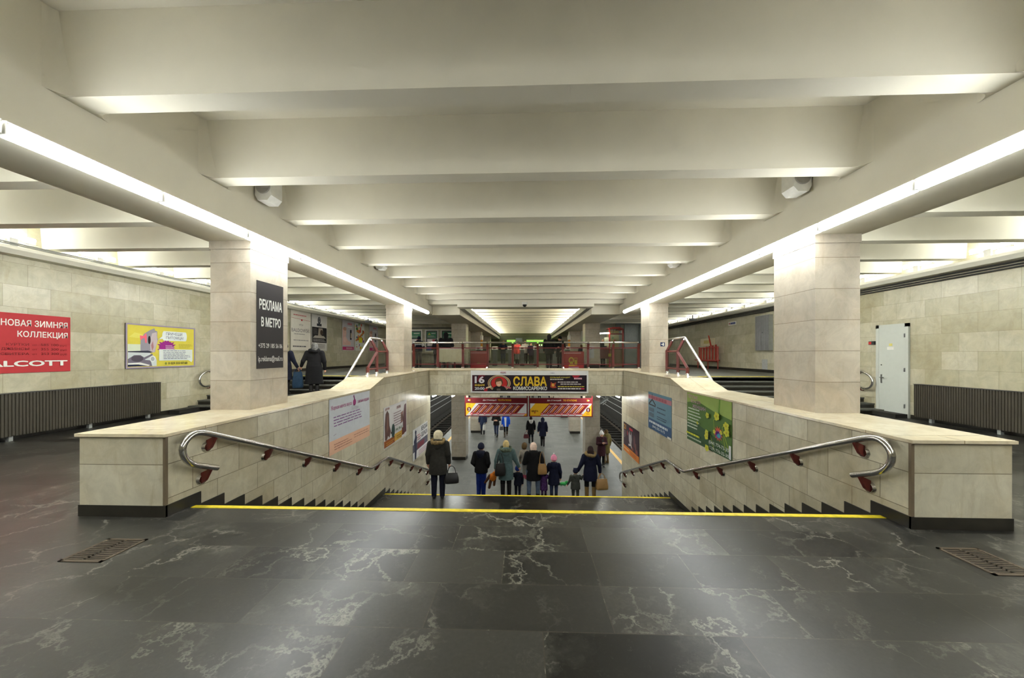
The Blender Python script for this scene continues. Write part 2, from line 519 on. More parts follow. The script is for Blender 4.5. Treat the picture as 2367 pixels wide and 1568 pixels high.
for s in (-1, 1):
    pr = rib_mesh(min(s * GO, s * (WX)), max(s * GO, s * WX), 0.0).build('ceiling_rib_aisle', M_PLASTER2, smooth=30)
    pr['kind'] = 'structure'
    for i in range(-6, 17):
        o = pr if i == -6 else pr.copy()
        if i > -6: COL.objects.link(o)
        o.location.y = 3.0 + 1.44 * i
pr = rib_mesh(-2.74, 2.74, 0.0).build('ceiling_rib_far', M_PLASTER2, smooth=30)
pr['kind'] = 'structure'
FARY = [16.1 + 1.44 * k for k in range(16)]
for i, y in enumerate(FARY):
    o = pr if i == 0 else pr.copy()
    if i: COL.objects.link(o)
    o.location.y = y

# ledges along the side walls, with pipes
for s, nm in ((-1, 'left'), (1, 'right')):
    mb = MB().prism([(s * WX, 3.56), (s * 9.72, 3.56), (s * 9.62, 3.64), (s * 9.62, 3.7), (s * WX, 3.7)], 'y', -6, 26.4)
    struct(mb, 'trim_ledge_' + nm, M_PLASTER2)
    mb = MB()
    if s > 0:
        for k in range(3): mb.tube([(9.9, -6, 3.53 - 0.055 * k), (9.9, 26.3, 3.53 - 0.055 * k)], 0.018, 6)
    else:
        for k in range(2): mb.tube([(-9.66, -6, 3.73 + 0.03 * k), (-9.66, 26.3, 3.73 + 0.03 * k)], 0.014, 6)
    tag(mb.build('cable_run', M_DARKMETAL if s > 0 else M_GREYMETAL, smooth=40), 'grey cables laid along the ledge of the wall with the red advert' if s < 0 else 'dark parallel pipes under the ledge above the white door', 'cables')
    struct(box(s * 2.74, s * 2.55, 15.55, 38.6, 3.56, 3.8), 'trim_ledge_far_' + nm, M_GREYMETAL)

# columns
def column(x0, x1, y0, y1, z0, z1, name, base):
    mb = MB()
    mb.box(x0, x1, y0, y1, z0 + base, z1)
    if base:
        mb.cur = 1
        mb.box(x0 + 0.03, x1 - 0.03, y0 + 0.03, y1 - 0.03, z0, z0 + base)
    if name == 'column_hall':
        mb.box(x0 - 0.012, x1 + 0.012, y0 - 0.012, y1 + 0.012, z1 - 0.13, z1)
        return struct(mb, name, [M_COLUMN])
    return struct(mb, name, [M_COLUMN, M_BLACK])
for s in (-1, 1):
    a, b = sorted((s * 4.0, s * 4.6))
    column(a, b, 5.28, 6.13, 0.845, GZ + 0.01, 'column_hall', 0)
    column(a, b, 12.15, 13.0, 1.065, GZ + 0.01, 'column_hall', 0)
    a, b = sorted((s * 3.17, s * 3.95))
    for k, y in enumerate((19.8, 26.7, 33.6)):
        column(a, b, y, y + 0.85, ZM, GZ + 0.01, 'column_upper', 0.2)
    for k, y in enumerate((19.8, 26.7, 33.6, 40.5, 47.4, 54.3, 61.2)):
        column(a, b, y, y + 0.85, ZP, 0.11, 'column_platform', 0.17)
    struct(box(s * 3.17, s * 3.95, 18.6, 75, -0.35, 0.105), 'ceiling_girder_platform', M_PLASTER)
struct(box(-10, 10, 40, 75, 0.105, 0.4), 'ceiling_platform', M_PLASTER)

# orange lines and rails of the platform level
for s, nm in ((-1, 'beside the track on the side of the red advert'), (1, 'beside the track behind the woman in a white hat')):
    tag(box(s * 4.95, s * 5.12, YP + 0.5, 74, ZP, ZP + 0.004).build('platform_edge_line', M_ORANGE), 'orange safety line on the platform ' + nm, 'line', 'platform edge lines')
    t = empty('railway_track', (s * 7.6, 45, ZP - 1.25), 'dark steel rails on sleepers ' + nm.replace('beside the track', 'in the trench'), 'railway track', 'tracks')
    for q in (-0.76, 0.76):
        MB().box(q - 0.035, q + 0.035, -30, 28, 0.12, 0.27).build('rail', M_RUST, t)
    mb = MB()
    for k in range(58): mb.box(-1.25, 1.25, -30 + k, -29.75 + k, 0, 0.12)
    mb.build('sleeper_bed', M_TUNNEL, t)
    t = empty('tunnel_cables', (s * 9.55, 45, ZP), 'pale cables running along the sooty tunnel wall ' + nm.replace('beside the track ', ''), 'cables', 'tunnel wall cables')
    for k, zz in enumerate((-0.28, 0.34, 0.94, 1.6)):
        MB().tube([(0, -34, zz), (0, 29, zz)], 0.03, 6).build('cable', M_GREYMETAL, t)

# ------------------------------------------------------------------ lamps
def strip_lamp(s, y0, first):
    t = empty('strip_light', (s * GI, y0, 3.3), 'x', 'lamp', 'long strip lights on the girders')
    q = -s   # towards the hall
    MB().prism([(0, 0.075), (q * 0.115, 0.06), (q * 0.115, 0.054), (0, 0.066)], 'y', 0.0, 1.17).build('reflector', M_WHITE, t)
    MB().box(0, q * 0.03, 0.0, 1.17, -0.02, 0.07).build('housing', M_WHITE, t)
    MB().tube([(q * 0.07, 0.02, 0.0), (q * 0.07, 1.15, 0.0)], 0.058, 12).build('tube', M_TUBE, t, smooth=40)
    for y in (0.0, 1.155): box(q * 0.02, q * 0.115, y, y + 0.015, -0.045, 0.05).build('end_cap', M_WHITE, t)
    return t
ords = ['first', 'second', 'third', 'fourth', 'fifth', 'sixth', 'seventh', 'eighth', 'ninth', 'tenth', 'eleventh', 'twelfth', 'thirteenth', 'fourteenth', 'fifteenth', 'sixteenth', 'seventeenth', 'eighteenth', 'nineteenth', 'twentieth']
for s in (-1, 1):
    pr = strip_lamp(s, 0, True)
    n = 0
    y = 14.52 - 1.18
    i = 0
    while y > -4.5:
        o = pr if i == 0 else copy_tree(pr)
        o.location.y = y
        o['label'] = '%s white strip light from the far end, in the row above the %s' % (ords[i], 'black column poster' if s < 0 else 'plain near column')
        y -= 1.195; i += 1

# the same strips on the outer side of the girders, over the side aisles
for s in (-1, 1):
    pr = strip_lamp(-s, 0, True)
    for ch in pr.children:
        if ch.name.startswith('reflector'): ch.location.z = 0.03
        if ch.name.startswith('tube'): ch.data.materials.clear(); ch.data.materials.append(M_TUBE5)
    i = 0; y = 14.52 - 1.18
    while y > -4.5:
        o = pr if i == 0 else copy_tree(pr)
        o.location = (s * GO, y, 3.70)
        o['label'] = '%s strip light along the aisle side of the girder near the %s' % (ords[i], 'red advert' if s < 0 else 'white door')
        o['group'] = 'strip lights on the aisle side of the girders'
        y -= 1.195; i += 1

def aisle_lamp(s):
    t = empty('ledge_lamp', (s * 9.75, 0, 3.7), 'x', 'lamp', 'lamps on the wall ledges')
    q = -s
    mb = MB().box(-0.07, 0.07, -0.06, 0.06, 0, 0.16)
    mb.box(-0.03, 0.03, -0.35, 0.35, 0.12, 0.16)
    mb.build('base', M_WHITE, t)
    MB().tube([(0.0, -0.34, 0.2), (0.0, 0.34, 0.2)], 0.045, 10).build('tube', M_TUBE2, t, smooth=40)
    return t
for s in (-1, 1):
    pr = aisle_lamp(s)
    for i in range(-4, 16):
        if s < 0 and i == 7: continue
        o = pr if i == -4 else copy_tree(pr)
        o.location.y = 3.0 + 1.44 * i + 0.83
        o['label'] = '%s ledge lamp from the near end, in the row above the %s' % (ords[i + 4], 'red and yellow adverts' if s < 0 else 'white door')
for s in (-1, 1):
    t = empty('ledge_lamp', (s * 2.66, 0, 3.8), 'x', 'lamp', 'lamps on the far ledges')
    box(-0.05, 0.05, -0.4, 0.4, 0, 0.05).build('base', M_WHITE, t)
    MB().tube([(0, -0.42, 0.09), (0, 0.42, 0.09)], 0.035, 8).build('tube', M_TUBE4, t, smooth=40)
    for i, y in enumerate(FARY):
        o = t if i == 0 else copy_tree(t)
        o.location.y = y + 0.8
        o['label'] = '%s small lamp on the far ledge, on the side of the %s' % (ords[i], 'ticket windows' if s < 0 else 'red kiosk')
    t = empty('platform_lamp', (s * 6.2, 0, -1.1), 'x', 'lamp', 'lamps above the tracks')
    box(-0.08, 0.08, -0.62, 0.62, -0.02, 0.06).build('housing', M_WHITE, t)
    MB().tube([(0, -0.6, -0.06), (0, 0.6, -0.06)], 0.05, 8).build('tube', M_TUBE3, t, smooth=40)
    for y in (-0.4, 0.4): box(-0.01, 0.01, y - 0.01, y + 0.01, 0.06, 1.2).build('hanger', M_GREYMETAL, t)
    for i in range(18):
        o = t if i == 0 else copy_tree(t)
        o.location.y = 25.4 + 2.6 * (i - 3)
        o['label'] = '%s white lamp hung above the track on the side of the %s' % (ords[i], 'red advert' if s < 0 else 'white door')
    # unseen lamps over the platform; nearest pair added to light the hanging signs
    t = empty('platform_lamp', (s * 2.85, 0, 0.06), 'x', 'lamp', 'unseen lamps under the platform ceiling')
    box(-0.1, 0.1, -0.7, 0.7, 0.0, 0.045).build('housing', M_WHITE, t)
    MB().tube([(0, -0.68, -0.035), (0, 0.68, -0.035)], 0.035, 8).build('tube', M_TUBE3, t, smooth=40)
    for i in range(10):
        o = t if i == 0 else copy_tree(t)
        o.location.y = 15.15 + 4.2 * i + (1.0 if i else 0.0)
        o['label'] = 'unseen ceiling lamp over the lower platform, %s of the row nearer the %s' % (ords[i], 'exit sign 2' if s < 0 else 'exit sign 1')

# ------------------------------------------------------------------ handrails of the middle stairs
for s in (-1, 1):
    side = 'under the white and peach poster' if s < 0 else 'under the green flower poster'
    X = s * 3.545
    t = empty('handrail', (X, 3.7, 0), 'polished steel handrail with looped end, running down the stairs ' + side, 'handrail', 'stair handrails')
    def P(y, z): return (0, y - 3.7, z)
    pts = [P(4.16, 0.345), P(4.0, 0.41), P(3.88, 0.46), P(3.79, 0.52), P(3.735, 0.60), P(3.725, 0.69), P(3.775, 0.765), P(3.86, 0.805), P(3.95, 0.795), P(4.05, 0.765),
           P(8.35, -0.935), P(8.43, -0.96), P(8.52, -0.975), P(9.4, -0.99), P(9.47, -1.0), P(9.55, -1.03), P(13.75, -2.66), P(13.95, -2.74), P(14.06, -2.82), P(14.1, -2.93), P(14.05, -3.02), P(13.92, -3.05), P(13.6, -2.98)]
    MB().tube(rounded(pts, 1), 0.032, 14).build('rail', M_CHROME, t, smooth=50)
    marks = [(4.13, 0.735), (5.08, 0.36), (6.03, -0.016), (7.0, -0.40), (7.97, -0.785), (8.95, -0.98), (9.86, -1.15), (10.76, -1.50), (11.7, -1.865), (12.63, -2.225), (13.6, -2.6), (4.06, 0.385), (13.65, -2.99)]
    for (y, z) in marks:
        # red web from the wall cup up to the rail
        b = MB().prism([(s * 0.085, z - 0.19), (s * 0.085, z - 0.06), (0, z - 0.02), (-s * 0.02, z - 0.03), (s * 0.04, z - 0.15)], 'y', y - 3.7 - 0.022, y - 3.7 + 0.022).build('bracket', M_RED, t)
        MB().tube([(s * 0.105, y - 3.7, z - 0.14), (s * 0.075, y - 3.7, z - 0.14)], [0.062, 0.05], 14).build('wall_cup', M_CHROME, b, smooth=40)
    # handrail on the outer wall of the side steps
    t = empty('handrail', (s * 9.82, 10.8, 0), 'polished steel wall handrail with looped end beside the %s' % ('yellow framed advert' if s < 0 else 'white door'), 'handrail', 'side wall handrails')
    pts = [(0, 0.55, 0.72), (0, 0.3, 0.66), (0, 0.14, 0.72), (0, 0.06, 0.86), (0, 0.12, 1.02), (0, 0.28, 1.12), (0, 0.5, 1.17), (0, 2.1, 1.86), (0, 2.6, 1.9)]
    MB().tube(rounded(pts), 0.03, 12).build('rail', M_CHROME, t, smooth=50)
    for (y, z) in ((0.5, 0.7), (0.6, 1.2), (1.9, 1.77)):
        MB().tube([(0, y, z - 0.02), (s * 0.06, y, z - 0.1), (s * 0.13, y, z - 0.1)], 0.015, 6).build('bracket', M_RED, t)

# ------------------------------------------------------------------ red guard frames at the ends of the stairwell walls
for s in (-1, 1):
    q = s
    t = empty('guard_rail', (s * 4.5, 12.1, 1.065), 'dark red guard frame with sloping steel rail by the %s' % ('column before the ticket windows' if s < 0 else 'column with the small blue sign'), 'railing', 'guard frames on the stairwell walls')
    def bar(pts, wd=0.045, name='bar', m=M_RED):
        return MB().tube(pts, wd, 4).build(name, m, t)
    for y, top in ((-0.12, 0.72), (-0.97, 0.72)):
        p = bar([(0, y, 0.05), (0, y, top)], 0.05, 'post')
        a = MB().tube([(0, y, top - 0.02), (q * 0.16, y, top + 0.29)], 0.042, 4).build('arm', M_RED, p)
        MB().tube([(q * 0.16, y, top + 0.28), (q * 0.2, y, top + 0.36)], 0.03, 8).build('tip', M_CHROME, p)
        MB().tube([(0, y, 0), (0, y, 0.07)], [0.06, 0.04], 10).build('foot', M_CHROME, p)
    p = bar([(0, -1.62, 0.05), (0, -1.62, 0.22)], 0.05, 'post')
    MB().tube([(0, -1.62, 0), (0, -1.62, 0.07)], [0.06, 0.04], 10).build('foot', M_CHROME, p)
    bar([(0, -0.97, 0.66), (0, -1.62, 0.2)], 0.045)
    bar([(0, -0.12, 0.68), (0, -0.97, 0.68)], 0.03)
    bar([(0, -0.12, 0.16), (0, -1.62, 0.16)], 0.03)
    MB().prism([(-0.2, 0.2), (-0.93, 0.2), (-0.93, 0.63), (-0.2, 0.63)], 'x', -0.005, 0.005).build('glass_panel', M_GLASS, t)
    MB().tube([(q * 0.2, 0.6, 1.08), (q * 0.2, -0.97, 1.08), (q * 0.2, -1.02, 1.06), (q * 0.12, -2.9, -0.21)], 0.038, 12).build('rail', M_CHROME, t, smooth=50)

# ------------------------------------------------------------------ bridge railing
t = empty('bridge_railing', (0, 14.35, 1.125), 'dark red railing with glass panels and steel top rail on the bridge', 'railing')
PX = [-4.33, -3.39, -2.41, -1.45, -0.48, 0.48, 1.44, 2.4, 3.35, 4.31]
for x in PX:
    pts = [(0, 0.04), (0, 0.74), (-0.04, 0.86), (-0.1, 0.95)]
    poly = [(-0.055, 0.04), (-0.055, 0.72), (-0.085, 0.84), (-0.13, 0.93), (-0.06, 0.955), (-0.005, 0.86), (0.035, 0.74), (0.035, 0.04)]
    p = MB().prism(poly, 'x', x - 0.042, x + 0.042).build('post', M_RED, t)
    MB().tube([(x, -0.01, 0), (x, -0.01, 0.05)], [0.075, 0.055], 10).build('foot', M_CHROME, p)
    MB().box(x - 0.03, x + 0.03, -0.12, -0.06, 0.92, 0.965).build('saddle', M_DARKMETAL, p)
for a, b in zip(PX[:-1], PX[1:]):
    MB().tube([(a + 0.03, -0.1, 0.985), (b - 0.03, -0.1, 0.985)], 0.035, 10).build('rail', M_CHROME, t, smooth=50)
MB().box(-4.33, 4.31, -0.02, 0.015, 0.76, 0.80).build('middle_bar', M_DARKRED, t)
MB().box(-4.33, 4.31, -0.02, 0.015, 0.135, 0.17).build('lower_bar', M_DARKRED, t)
for a, b in zip(PX[:-1], PX[1:]):
    MB().box(a + 0.06, b - 0.06, -0.008, 0.002, 0.185, 0.745).build('glass_panel', M_GLASS, t)

# ------------------------------------------------------------------ wall fittings
def ribbed(s, y0, y1, label):
    t = empty('radiator_cover', (s * 9.9, y0, 0), label, 'radiator', 'ribbed wall radiators')
    n = int((y1 - y0) / 0.05)
    q = -s
    pts = []
    for k in range(n):
        y = (y1 - y0) * k / n; d = (y1 - y0) / n
        pts += [(q * 0.17, y), (q * 0.17, y + d * 0.6), (q * 0.155, y + d * 0.68), (q * 0.155, y + d * 0.92)]
    pts += [(q * 0.17, y1 - y0), (q * 0.02, y1 - y0), (q * 0.02, 0)]
    MB().prism(pts, 'z', 0.1, 0.905).build('panel', M_BROWN, t)
    MB().box(q * 0.01, q * 0.185, -0.01, y1 - y0 + 0.01, 0.905, 0.915).build('top_edge', M_DARKMETAL, t)
    y = 0.1
    while y < y1 - y0:
        MB().box(q * 0.06, q * 0.13, y, y + 0.06, 0, 0.1).build('leg', M_GREYMETAL, t)
        y += 1.3
ribbed(-1, 4.0, 9.6, 'brown ribbed radiator along the wall under the red and yellow adverts')
ribbed(1, 4.0, 9.67, 'brown ribbed radiator along the wall beside the white door')

# white door in the wall
t = MB()
X = 9.95
m = MB()
fr = MB()
fr.box(X - 0.05, X - 0.002, 9.98, 10.07, 0, 2.47); fr.box(X - 0.05, X, 10.78, 10.87, 0, 2.47); fr.box(X - 0.05, X - 0.002, 9.98, 10.87, 2.38, 2.47)
M_DOOR = mat('pale_grey_door_paint', (186, 190, 182), 0.45, var=0.02)
fo = fr.build('door_1', M_DOOR); fo['kind'] = 'structure'
leaf = box(X - 0.045, X - 0.01, 10.07, 10.78, 0.02, 2.38).build('door_leaf', M_DOOR, fo)
for z in (0.25, 1.2, 2.1): box(X - 0.075, X - 0.045, 10.055, 10.075, z, z + 0.1).build('hinge', M_STEEL, leaf)
h = MB().tube([(X - 0.045, 10.71, 1.02), (X - 0.1, 10.71, 1.02), (X - 0.1, 10.59, 1.02)], 0.012, 8)
h.box(X - 0.055, X - 0.045, 10.69, 10.73, 0.86, 1.1)
h.build('door_handle', M_STEEL, leaf)
box(X - 0.055, X - 0.045, 10.695, 10.72, 1.35, 1.38).build('lock', M_DARKMETAL, leaf)
box(X - 0.05, X - 0.045, 10.36, 10.54, 1.78, 1.86).build('name_plate', M_WHITE, leaf)
box(X - 0.05, X - 0.045, 10.4, 10.49, 1.88, 1.95).build('yellow_sticker', mat('pale_yellow_sticker', (206, 196, 110), 0.6), leaf)
t = empty('alarm_box', (X, 11.0, 1.98), 'small black alarm box with red front beside the white door', 'alarm')
box(-0.06, 0, -0.085, 0.085, -0.05, 0.05).build('case', M_DARKMETAL, t)
box(-0.066, -0.06, -0.005, 0.075, -0.035, 0.035).build('front', mat('signal_red_plastic', (190, 40, 36), 0.4), t)

# grey electrical cabinet and the plate under it
t = empty('electrical_cabinet', (9.95, 15.75, 1.82), 'tall grey two door electrical cabinet on the wall past the short stairs', 'cabinet')
box(-0.16, -0.002, -0.44, 0.44, 0, 1.45).build('body', M_GREYMETAL, t)
for a, b in ((-0.43, -0.005), (0.005, 0.43)):
    mb = MB(); n = 7
    for k in range(n):
        w0 = a + (b - a) * k / n; w1 = a + (b - a) * (k + 1) / n
        mb.box(-0.175 - (0.006 if k % 2 else 0), -0.16, w0, w1, 0.02, 1.43)
    d = mb.build('door', mat('cabinet_grey_paint', (126, 126, 126), 0.5), t)
    if a < 0: box(-0.2, -0.165, -0.09, -0.05, 0.72, 0.75).build('handle', M_DARKMETAL, d)
tag(box(9.935, 9.95, 15.65, 15.99, 0.97, 1.45).build('metal_plate', mat('light_grey_plate', (168, 170, 170), 0.5)), 'small pale grey plate low on the wall under the electrical cabinet', 'plate')
t = empty('arrow_sign', (9.95, 18.25, 3.15), 'small white arrow sign high on the wall beside the electrical cabinet', 'sign')
box(-0.01, 0, -0.33, 0.33, -0.09, 0.09).build('board', M_WHITE, t)
MB().prism([(0.3, 0), (0.18, 0.06), (0.18, -0.06)], 'x', -0.014, -0.01).build('arrow', mat('arrow_red', (150, 60, 60), 0.5), t)
box(-0.014, -0.01, -0.28, 0.14, -0.045, 0.045).build('text_bar', mat('sign_blue', (70, 80, 130), 0.5), t)

M_RACK = mat('orange_red_paint', (168, 50, 34), 0.45)
# red metal rack standing by the wall, with the notice box above it
t = empty('metal_rack', (9.7, 20.1, ZM), 'red metal rack with upright bars and a curved shelf standing by the far wall', 'rack')
fr = MB()
for y in (-1.0, 1.0): fr.tube([(0, y, 0.4), (0, y, 1.15)], 0.03, 6)
fr.tube([(0, -1.0, 1.1), (0, 1.0, 1.1)], 0.03, 6)
fr.tube([(0, -1.0, 0.4), (0, 1.0, 0.4)], 0.03, 6)
fr.build('frame', M_RACK, t)
for k in range(6):
    y = -0.8 + 0.32 * k
    MB().box(-0.02, 0.02, y - 0.055, y + 0.055, 0.42, 1.25 - 0.03 * k).build('upright_bar', M_RACK, t)
MB().prism([(0.1, -1.0), (-0.35, -0.7), (-0.5, 0), (-0.35, 0.8), (0.1, 1.0)], 'z', 0.42, 0.47).build('shelf', M_RACK, t)
MB().prism([(-0.35, 1.15), (-0.05, 1.75), (-0.28, 1.15)], 'x', -0.03, 0.03).build('pointed_bar', M_RACK, t)
for (x, y) in ((-0.3, -0.6), (-0.3, 0.5), (0.05, -0.9), (0.05, 0.9)):
    MB().tube([(x, y, 0), (x, y, 0.43)], 0.025, 6).build('leg', M_RACK, t)
t = empty('notice_box', (9.95, 20.55, 2.32), 'cream box with a small label on the wall above the red rack', 'box')
box(-0.12, -0.002, -0.68, 0.68, -0.2, 0.2).build('case', mat('cream_enamel', (206, 198, 168), 0.5), t)
box(-0.125, -0.12, -0.45, 0.3, -0.08, 0.1).build('label_card', mat('yellowed_card', (190, 176, 110), 0.7), t)

# small blue sign on the far column
t = empty('pictogram_sign', (4.42, 12.14, 1.98), 'small dark blue pictogram sign on the far column beside the red guard frame', 'sign')
box(-0.07, 0.07, -0.006, 0, -0.065, 0.065).build('board', mat('deep_blue_sign', (28, 44, 84), 0.4), t)
MB().box(-0.045, 0.0, -0.009, -0.006, -0.015, 0.015).box(0.0, 0.04, -0.009, -0.006, -0.045, 0.045).build('symbol', M_WHITE, t)

# loudspeakers on the girders
def speaker(s, y, lab):
    t = empty('loudspeaker', (s * 3.9, y, 4.04), lab, 'loudspeaker', 'girder loudspeakers')
    q = -s
    box(0, q * 0.05, -0.1, 0.1, -0.05, 0.12).build('bracket', M_DARKMETAL, t)
    hx = MB()
    poly = [(q * 0.02, 0.16), (q * 0.02, -0.1), (q * 0.06, -0.17), (q * 0.2, -0.17), (q * 0.26, -0.1), (q * 0.26, 0.16)]
    hx.prism(poly, 'y', -0.12, 0.12).build('housing', M_WHITE, t)
    MB().tube([(q * 0.14, -0.121, 0.03), (q * 0.14, -0.132, 0.03)], [0.11, 0.10], 20).build('grille', mat('speaker_grille_grey', (150, 146, 140), 0.7), t)
speaker(-1, 5.33, 'white wall loudspeaker with round grille above the column with the black poster')
speaker(1, 5.3, 'white wall loudspeaker with round grille above the plain near column')
speaker(-1, 9.6, 'distant white loudspeaker on the girder past the column with the black poster')
speaker(1, 9.55, 'distant white loudspeaker on the girder past the plain near column')

# dome camera under the header
t = empty('dome_camera', (-0.02, 14.88, 3.68), 'dark dome camera on the middle of the ceiling header above the bridge', 'camera')
MB().tube([(0, 0, 0.06), (0, 0, -0.03)], 0.11, 16).build('mount', M_WHITE, t, smooth=40)
MB().ball((0, 0, -0.04), 0.085).build('dome', mat('smoked_dome', (30, 28, 30), 0.15), t, smooth=60)
# camera on the platform column
t = empty('security_camera', (4.1, 19.7, -0.55), 'grey tubular security camera on a curved arm beside the exit sign marked 1', 'camera')
MB().tube([(0.0, 0.1, 0.1), (0.12, 0.0, 0.05), (0.13, -0.05, -0.3), (-0.05, -0.1, -0.42)], 0.02, 8).build('arm', M_GREYMETAL, t, smooth=40)
MB().tube([(0.2, -0.1, -0.08), (-0.22, -0.25, -0.32)], [0.07, 0.075], 10).build('camera_tube', M_GREYMETAL, t, smooth=40)
for s, y in ((-1, 21.5), (1, 20.8)):
    t = empty('ceiling_camera', (s * 9.2, y, 3.82), 'small dark camera hung from the ceiling over the %s' % ('far posters wall' if s < 0 else 'red rack'), 'camera', 'aisle ceiling cameras')
    box(-0.02, 0.02, -0.02, 0.02, -0.2, 0).build('stem', M_DARKMETAL, t)
    box(-0.16, 0.2, -0.06, 0.06, -0.3, -0.18).build('body', M_DARKMETAL, t)

# floor grates
for s in (-1, 1):
    xa, xb, ya, yb = (-3.72, -3.36, 2.83, 3.2) if s < 0 else (3.5, 3.84, 2.9, 3.3)
    t = empty('floor_grate', ((xa + xb) / 2, (ya + yb) / 2, 0), 'rusty slotted floor grate before the stairs, on the side of the %s' % ('black column poster' if s < 0 else 'white door'), 'grate', 'floor grates')
    dx, dy = (xb - xa) / 2, (yb - ya) / 2
    mb = MB()
    for a in (-1, 1):
        mb.box(a * dx, a * (dx - 0.025), -dy, dy, 0, 0.006); mb.box(-dx, dx, a * dy, a * (dy - 0.025), 0, 0.006)
    mb.build('rim', mat('worn_brass_rim', (92, 80, 64), 0.6, 0.2), t)
    mb = MB()
    n = 11
    for k in range(n):
        y = -dy + 0.03 + (2 * dy - 0.06) * k / n
        mb.box(-dx + 0.025, dx - 0.025, y, y + 0.018, 0, 0.005)
    mb.box(-0.012, 0.012, -dy + 0.025, dy - 0.025, 0, 0.005)
    mb.build('slats', M_RUST, t)
    box(-dx + 0.02, dx - 0.02, -dy + 0.02, dy - 0.02, 0.0, 0.002).build('pit_shade', M_BLACK, t)  # flat black sheet on the floor, painting the shade between the slats

# ------------------------------------------------------------------ posters and signs
# a poster lies in its own plane: x to the right, y up, z out of the wall, all in metres
# ('r',x0,y0,x1,y1,rgb) ('e',cx,cy,rx,ry,rgb) ('p',[(x,y)..],rgb) ('t',text,x0,y0,x1,y1,rgb,bold) ('l',x0,y0,x1,y1,w,rgb)
PMAT = {}
def pmat(rgb):
    if rgb not in PMAT:
        PMAT[rgb] = mat('print_%d_%d_%d' % rgb, rgb, 0.6, var=0.03, scale=6, spec=0.25)
    return PMAT[rgb]
def dim(c, k): return tuple(int(v * k) for v in c)

W, K, LG = (222, 222, 214), (28, 26, 28), (205, 208, 210)
POSTERS = []
PI = math.pi
def poster(name, label, cat, origin, face, w, h, base, els, frame=None, thick=0.012, group='wall posters'):
    POSTERS.append((name, label, cat, origin, face, w, h, base, els, frame, thick, group))

def textlines(x0, y0, x1, y1, n, rgb, seed=0, fill=0.55):
    rnd = random.Random(seed); out = []
    hh = (y1 - y0) / n
    for k in range(n):
        y = y1 - hh * (k + 1) + hh * (1 - fill) / 2
        x = x0; end = x0 + (x1 - x0) * rnd.uniform(0.72, 1.0)
        while x < end:
            ww = min((x1 - x0) * rnd.uniform(0.05, 0.16), end - x)
            out.append(('b', x, y, x + ww, y + hh * fill, rgb)); x += ww + (x1 - x0) * 0.018
    return out

# red advert, left wall (runs on out of the frame)
RD = (178, 52, 56)
poster('wall_poster', 'large red advert with white lettering about a new winter collection', 'poster', (-9.94, 4.6, 1.29), 'L', 3.18, 1.17, RD, [
    ('t', 'НОВАЯ ЗИМНЯЯ', 2.1, 0.92, 3.13, 1.05, W, 1), ('t', 'КОЛЛЕКЦИЯ', 2.33, 0.685, 3.13, 0.83, W, 1),
    ('t', 'КУРТКИ', 2.17, 0.535, 2.5, 0.585, (120, 34, 34), 1), ('t', 'от', 2.55, 0.535, 2.62, 0.565, (120, 34, 34), 0), ('t', '585 100', 2.68, 0.535, 2.97, 0.585, (120, 34, 34), 1), ('t', 'руб', 3.0, 0.52, 3.11, 0.57, (120, 34, 34), 0),
    ('t', 'ДЖИНСЫ', 2.1, 0.44, 2.5, 0.5, (120, 34, 34), 1), ('t', 'от', 2.55, 0.445, 2.62, 0.475, (120, 34, 34), 0), ('t', '355 300', 2.68, 0.445, 2.97, 0.495, (120, 34, 34), 1), ('t', 'руб', 3.0, 0.43, 3.11, 0.48, (120, 34, 34), 0),
    ('t', 'СВИТЕРА', 2.09, 0.35, 2.5, 0.4, (120, 34, 34), 1), ('t', 'от', 2.55, 0.35, 2.62, 0.38, (120, 34, 34), 0), ('t', '253 300', 2.68, 0.35, 2.97, 0.4, (120, 34, 34), 1), ('t', 'руб', 3.0, 0.335, 3.11, 0.385, (120, 34, 34), 0),
    ('t', 'ALCOTT', 1.9, 0.125, 3.12, 0.24, W, 2)])

